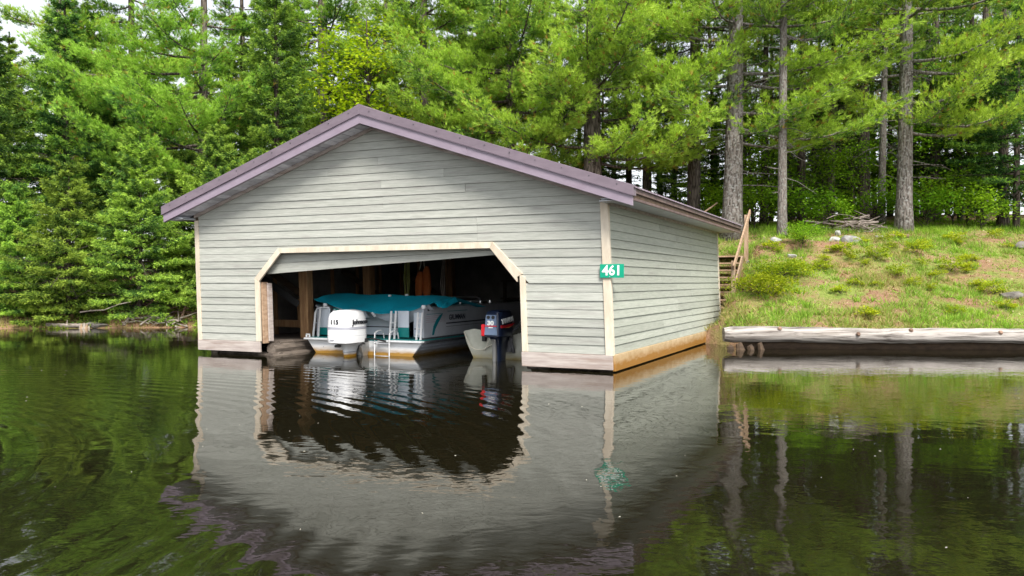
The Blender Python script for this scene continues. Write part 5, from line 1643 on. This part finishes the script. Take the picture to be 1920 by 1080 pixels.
grass('shore_litter', 'brown fallen needles and twigs on the left shore', 7000, ((-24, -8), (26.4, 29.5)), .05, .16,
      [(.13, .06, .04), (.26, .14, .08), (.40, .26, .16), (.16, .09, .06)], 76, lambda x, y, t: .7 * (t > .1), 0, 3.0, .035)
grass('ground_ferns', 'low green ferny growth under the trees along the top of the bank', 26000, ((6, 24), (27, 33)), .10, .34,
      [(.12, .21, .03), (.16, .30, .03), (.25, .37, .04)], 72, lambda x, y, t: np.clip(.3 + lump(x * .7, y * .7) * 1.2, 0, 1))
grass('shore_grass', 'pale grass along the left waterline', 3000, ((-24, -9), (26.0, 28.4)), .06, .24,
      [(.40, .32, .15), (.30, .30, .08), (.20, .28, .05), (.36, .38, .08)], 73, lambda x, y, t: np.clip(.8 - .45 * t, 0, 1) * (t > .05))

# ------------------------------------------------------------------ stones
def stone(name, label, x, y, sx, sy, sz, seed, mat='rock', group='pale stones along the bank edge', rz_=0.0):
    g = np.random.default_rng(seed)
    bm = bmesh.new()
    bmesh.ops.create_icosphere(bm, subdivisions=2, radius=1)
    pl_ = [(Vector(unit(g.normal(0, 1, 3))), g.uniform(.42, .82)) for _ in range(16)]
    for v in bm.verts:
        for n_, d_ in pl_:
            e = v.co.dot(n_) - d_
            if e > 0:
                v.co -= n_ * e
        v.co.x *= sx
        v.co.y *= sy
        v.co.z *= sz
    me = bpy.data.meshes.new(name)
    bm.to_mesh(me)
    bm.free()
    me.materials.append(M[mat])
    o = link(name, me, loc=(x, y, float(land(x, y)) + sz * .12), rot=(0, 0, rz_))
    return tag(o, label, 'stone', group)
stone('stone', 'large pale flat stone, right of the pair on the bank edge', gx(1592, 25.4), 25.4, .42, .3, .24, 1)
stone('stone', 'large pale stone, left of the pair on the bank edge', gx(1566, 25.5), 25.5, .27, .2, .19, 2)
stone('stone', 'pale stone above the bright light-green shrub', gx(1456, 25.4), 25.4, .22, .18, .15, 3)
stone('stone', 'small upright white stone between two shrubs on the bank edge', gx(1505, 25.6), 25.6, .09, .09, .16, 4)
stone('stone', 'grey slab of stone lying on the bare red soil', gx(1483, 23.9), 23.9, .22, .14, .10, 5, rz_=.4)
stone('stone', 'small pale stone beside the stair landing', gx(1404, 25.4), 25.4, .10, .1, .09, 6)
stone('stone', 'second small pale stone just below the stair landing', gx(1403, 24.9), 24.9, .11, .1, .08, 7)
stone('stone', 'small pale stone right of the pale stone pair', gx(1648, 25.9), 25.9, .16, .12, .12, 8)
stone('stone', 'pale weathered stone in front of the brush pile', gx(1571, 27.2), 27.2, .12, .1, .18, 9)
stone('stone', 'dark rough rock low on the bank near the right edge', gx(1897, 20.8), 20.8, .34, .26, .17, 10, 'rock_dark')
stone('stone', 'dark rock high on the bank at the right edge', gx(1912, 24.2), 24.2, .30, .24, .26, 11, 'rock_dark')
stone('stone', 'dark low rock at the waterline on the left shore', gx(185, 26.9), 26.9, .5, .3, .14, 12, 'rock_dark')

# ------------------------------------------------------------------ dead wood
def heap(name, label, x, y, n, rx, ry, h, seed, mat='stick', lmin=.5, lmax=1.6):
    g = np.random.default_rng(seed)
    z0 = float(land(x, y))
    t = thing(name, label, 'brush pile', (x, y, z0))
    for i in range(n):
        a = g.uniform(0, math.pi)
        L = g.uniform(lmin, lmax)
        c = Vector((g.normal(0, rx * .45), g.normal(0, ry * .45), 0))
        c.z = float(land(x + c.x, y + c.y)) - z0 + abs(g.normal(0, h * .5)) + .03
        d = Vector((math.cos(a), math.sin(a) * .6, g.uniform(-.28, .38))) * L / 2
        k = Vector((g.uniform(-.06, .06), g.uniform(-.06, .06), g.uniform(-.05, .09)))
        r = g.uniform(.012, .030)
        MB().tube([c - d, c + k, c + d], [r, r * .9, r * .4], 6).build('stick', mat, t, smooth=True)
    return t
heap('brush_pile', 'heap of cut grey branches at the edge of the wood', gx(1605, 28.6), 28.6, 56, .95, .6, .5, 81, 'brush')
heap('brush_pile', 'tangle of washed-up pale sticks beside the boathouse on the left shore', gx(292, 27.3), 27.3, 42, .85, .35, .2, 82, lmin=.4, lmax=1.3)
heap('brush_pile', 'reddish dead twigs under the firs beside the boathouse', gx(322, 28.3), 28.3, 44, .8, .6, .45, 83, 'stick_red', .5, 1.6)
def fallen(name, label, pts, r, mat='stick', group=None):
    t = thing(name, label, 'log', pts[0], 0, group)
    o = Vector(pts[0])
    path = [Vector(p) - o for p in pts]
    MB().tube(path, [r * (1 - .25 * i / (len(path) - 1)) for i in range(len(path))], 9, wob=.06).build('wood', mat, t, smooth=True)
    MB().tube([path[1], path[1] + Vector((.05, -.06, .18))], [r * .4, r * .2], 6).build('branch_stub', mat, t, smooth=True)
    return t
def gp3(px, y, dz):
    x = gx(px, y)
    return (x, y, float(land(x, y)) + dz)
fallen('driftwood_log', 'pale driftwood log lying along the left waterline', (gp3(88, 26.7, .02), gp3(125, 26.65, .07), gp3(165, 26.7, .1)), .075)
fallen('driftwood_log', 'short pale log leaning out of the left bank beside the stick tangle', (gp3(231, 27.0, .0), gp3(244, 27.4, .12), gp3(256, 27.8, .22)), .06)
fallen('driftwood_log', 'dark leaning stick at the foot of the boathouse left wall', (gp3(340, 27.6, .1), gp3(350, 28.2, .35), gp3(360, 28.6, .6)), .045, 'stick_red')
fallen('fallen_branch', 'long bare grey branch stretching under the broad fir', (gp3(150, 26.7, .50), gp3(170, 26.75, .55), gp3(195, 26.7, .62), gp3(222, 26.8, .78), gp3(246, 26.9, .84)), .022)
fallen('fallen_log', 'old dark log lying on the bank edge right of the pale stones', (gp3(1665, 25.8, .06), gp3(1685, 25.9, .08), gp3(1702, 26.0, .06)), .08, 'stick_red')
st = thing('tree_stump', 'pale splintered stump at the left waterline beside the driftwood', 'stump', gp3(158, 26.5, -.05))
for i in range(9):
    a = i * .7
    r = .13 * (0.6 + .4 * ((i * 37) % 10) / 10)
    x, y = r * math.cos(a), r * math.sin(a)
    h = .18 + .16 * ((i * 53) % 10) / 10
    MB().tube([(x, y, -.2), (x * 1.1, y * 1.1, h * .6), (x * 1.25, y * 1.2, h)], [.07, .05, .012], 6).build('splinter', 'stick' if i % 2 else 'stair_wood', st, smooth=True)
pole = thing('leaning_pole', 'thin bare pole leaning behind the boathouse roof', 'pole', gp3(1290, 29.2, 0))
o = Vector(pole.location)
MB().tube([Vector((gx(1255, 29.0), 29.0, 3.0)) - o, Vector((gx(1345, 29.0), 29.0, 4.2)) - o], [.035, .028], 7).build('wood', 'stair_wood', pole, smooth=True)

# pollen, needles and bark flecks afloat on the near water, too small to count
g_ = np.random.default_rng(91)
n_ = 70
dist = g_.uniform(4.3, 15, n_)
fx_ = g_.uniform(-.62, .62, n_) * dist
keep = [(a, b) for a, b in zip(fx_, dist) if not (-7 < a < 5.5 and b > 12)]
fl_ = MB()
for a, b in keep:
    r_, t_ = g_.uniform(.002, .006), g_.uniform(0, 6.28)
    fl_.prism([(a + r_ * math.cos(t_ + q) * (1.8 if q in (0, math.pi) else .7), b + r_ * math.sin(t_ + q) * (1.8 if q in (0, math.pi) else .7), WATER + .001) for q in (0, 1.3, math.pi, 4.5)], (0, 0, .002))
tag(fl_.build('floating_flecks', 'rope_pale'), 'pale flecks of pollen and bark floating on the dark water', 'debris', kind='stuff')
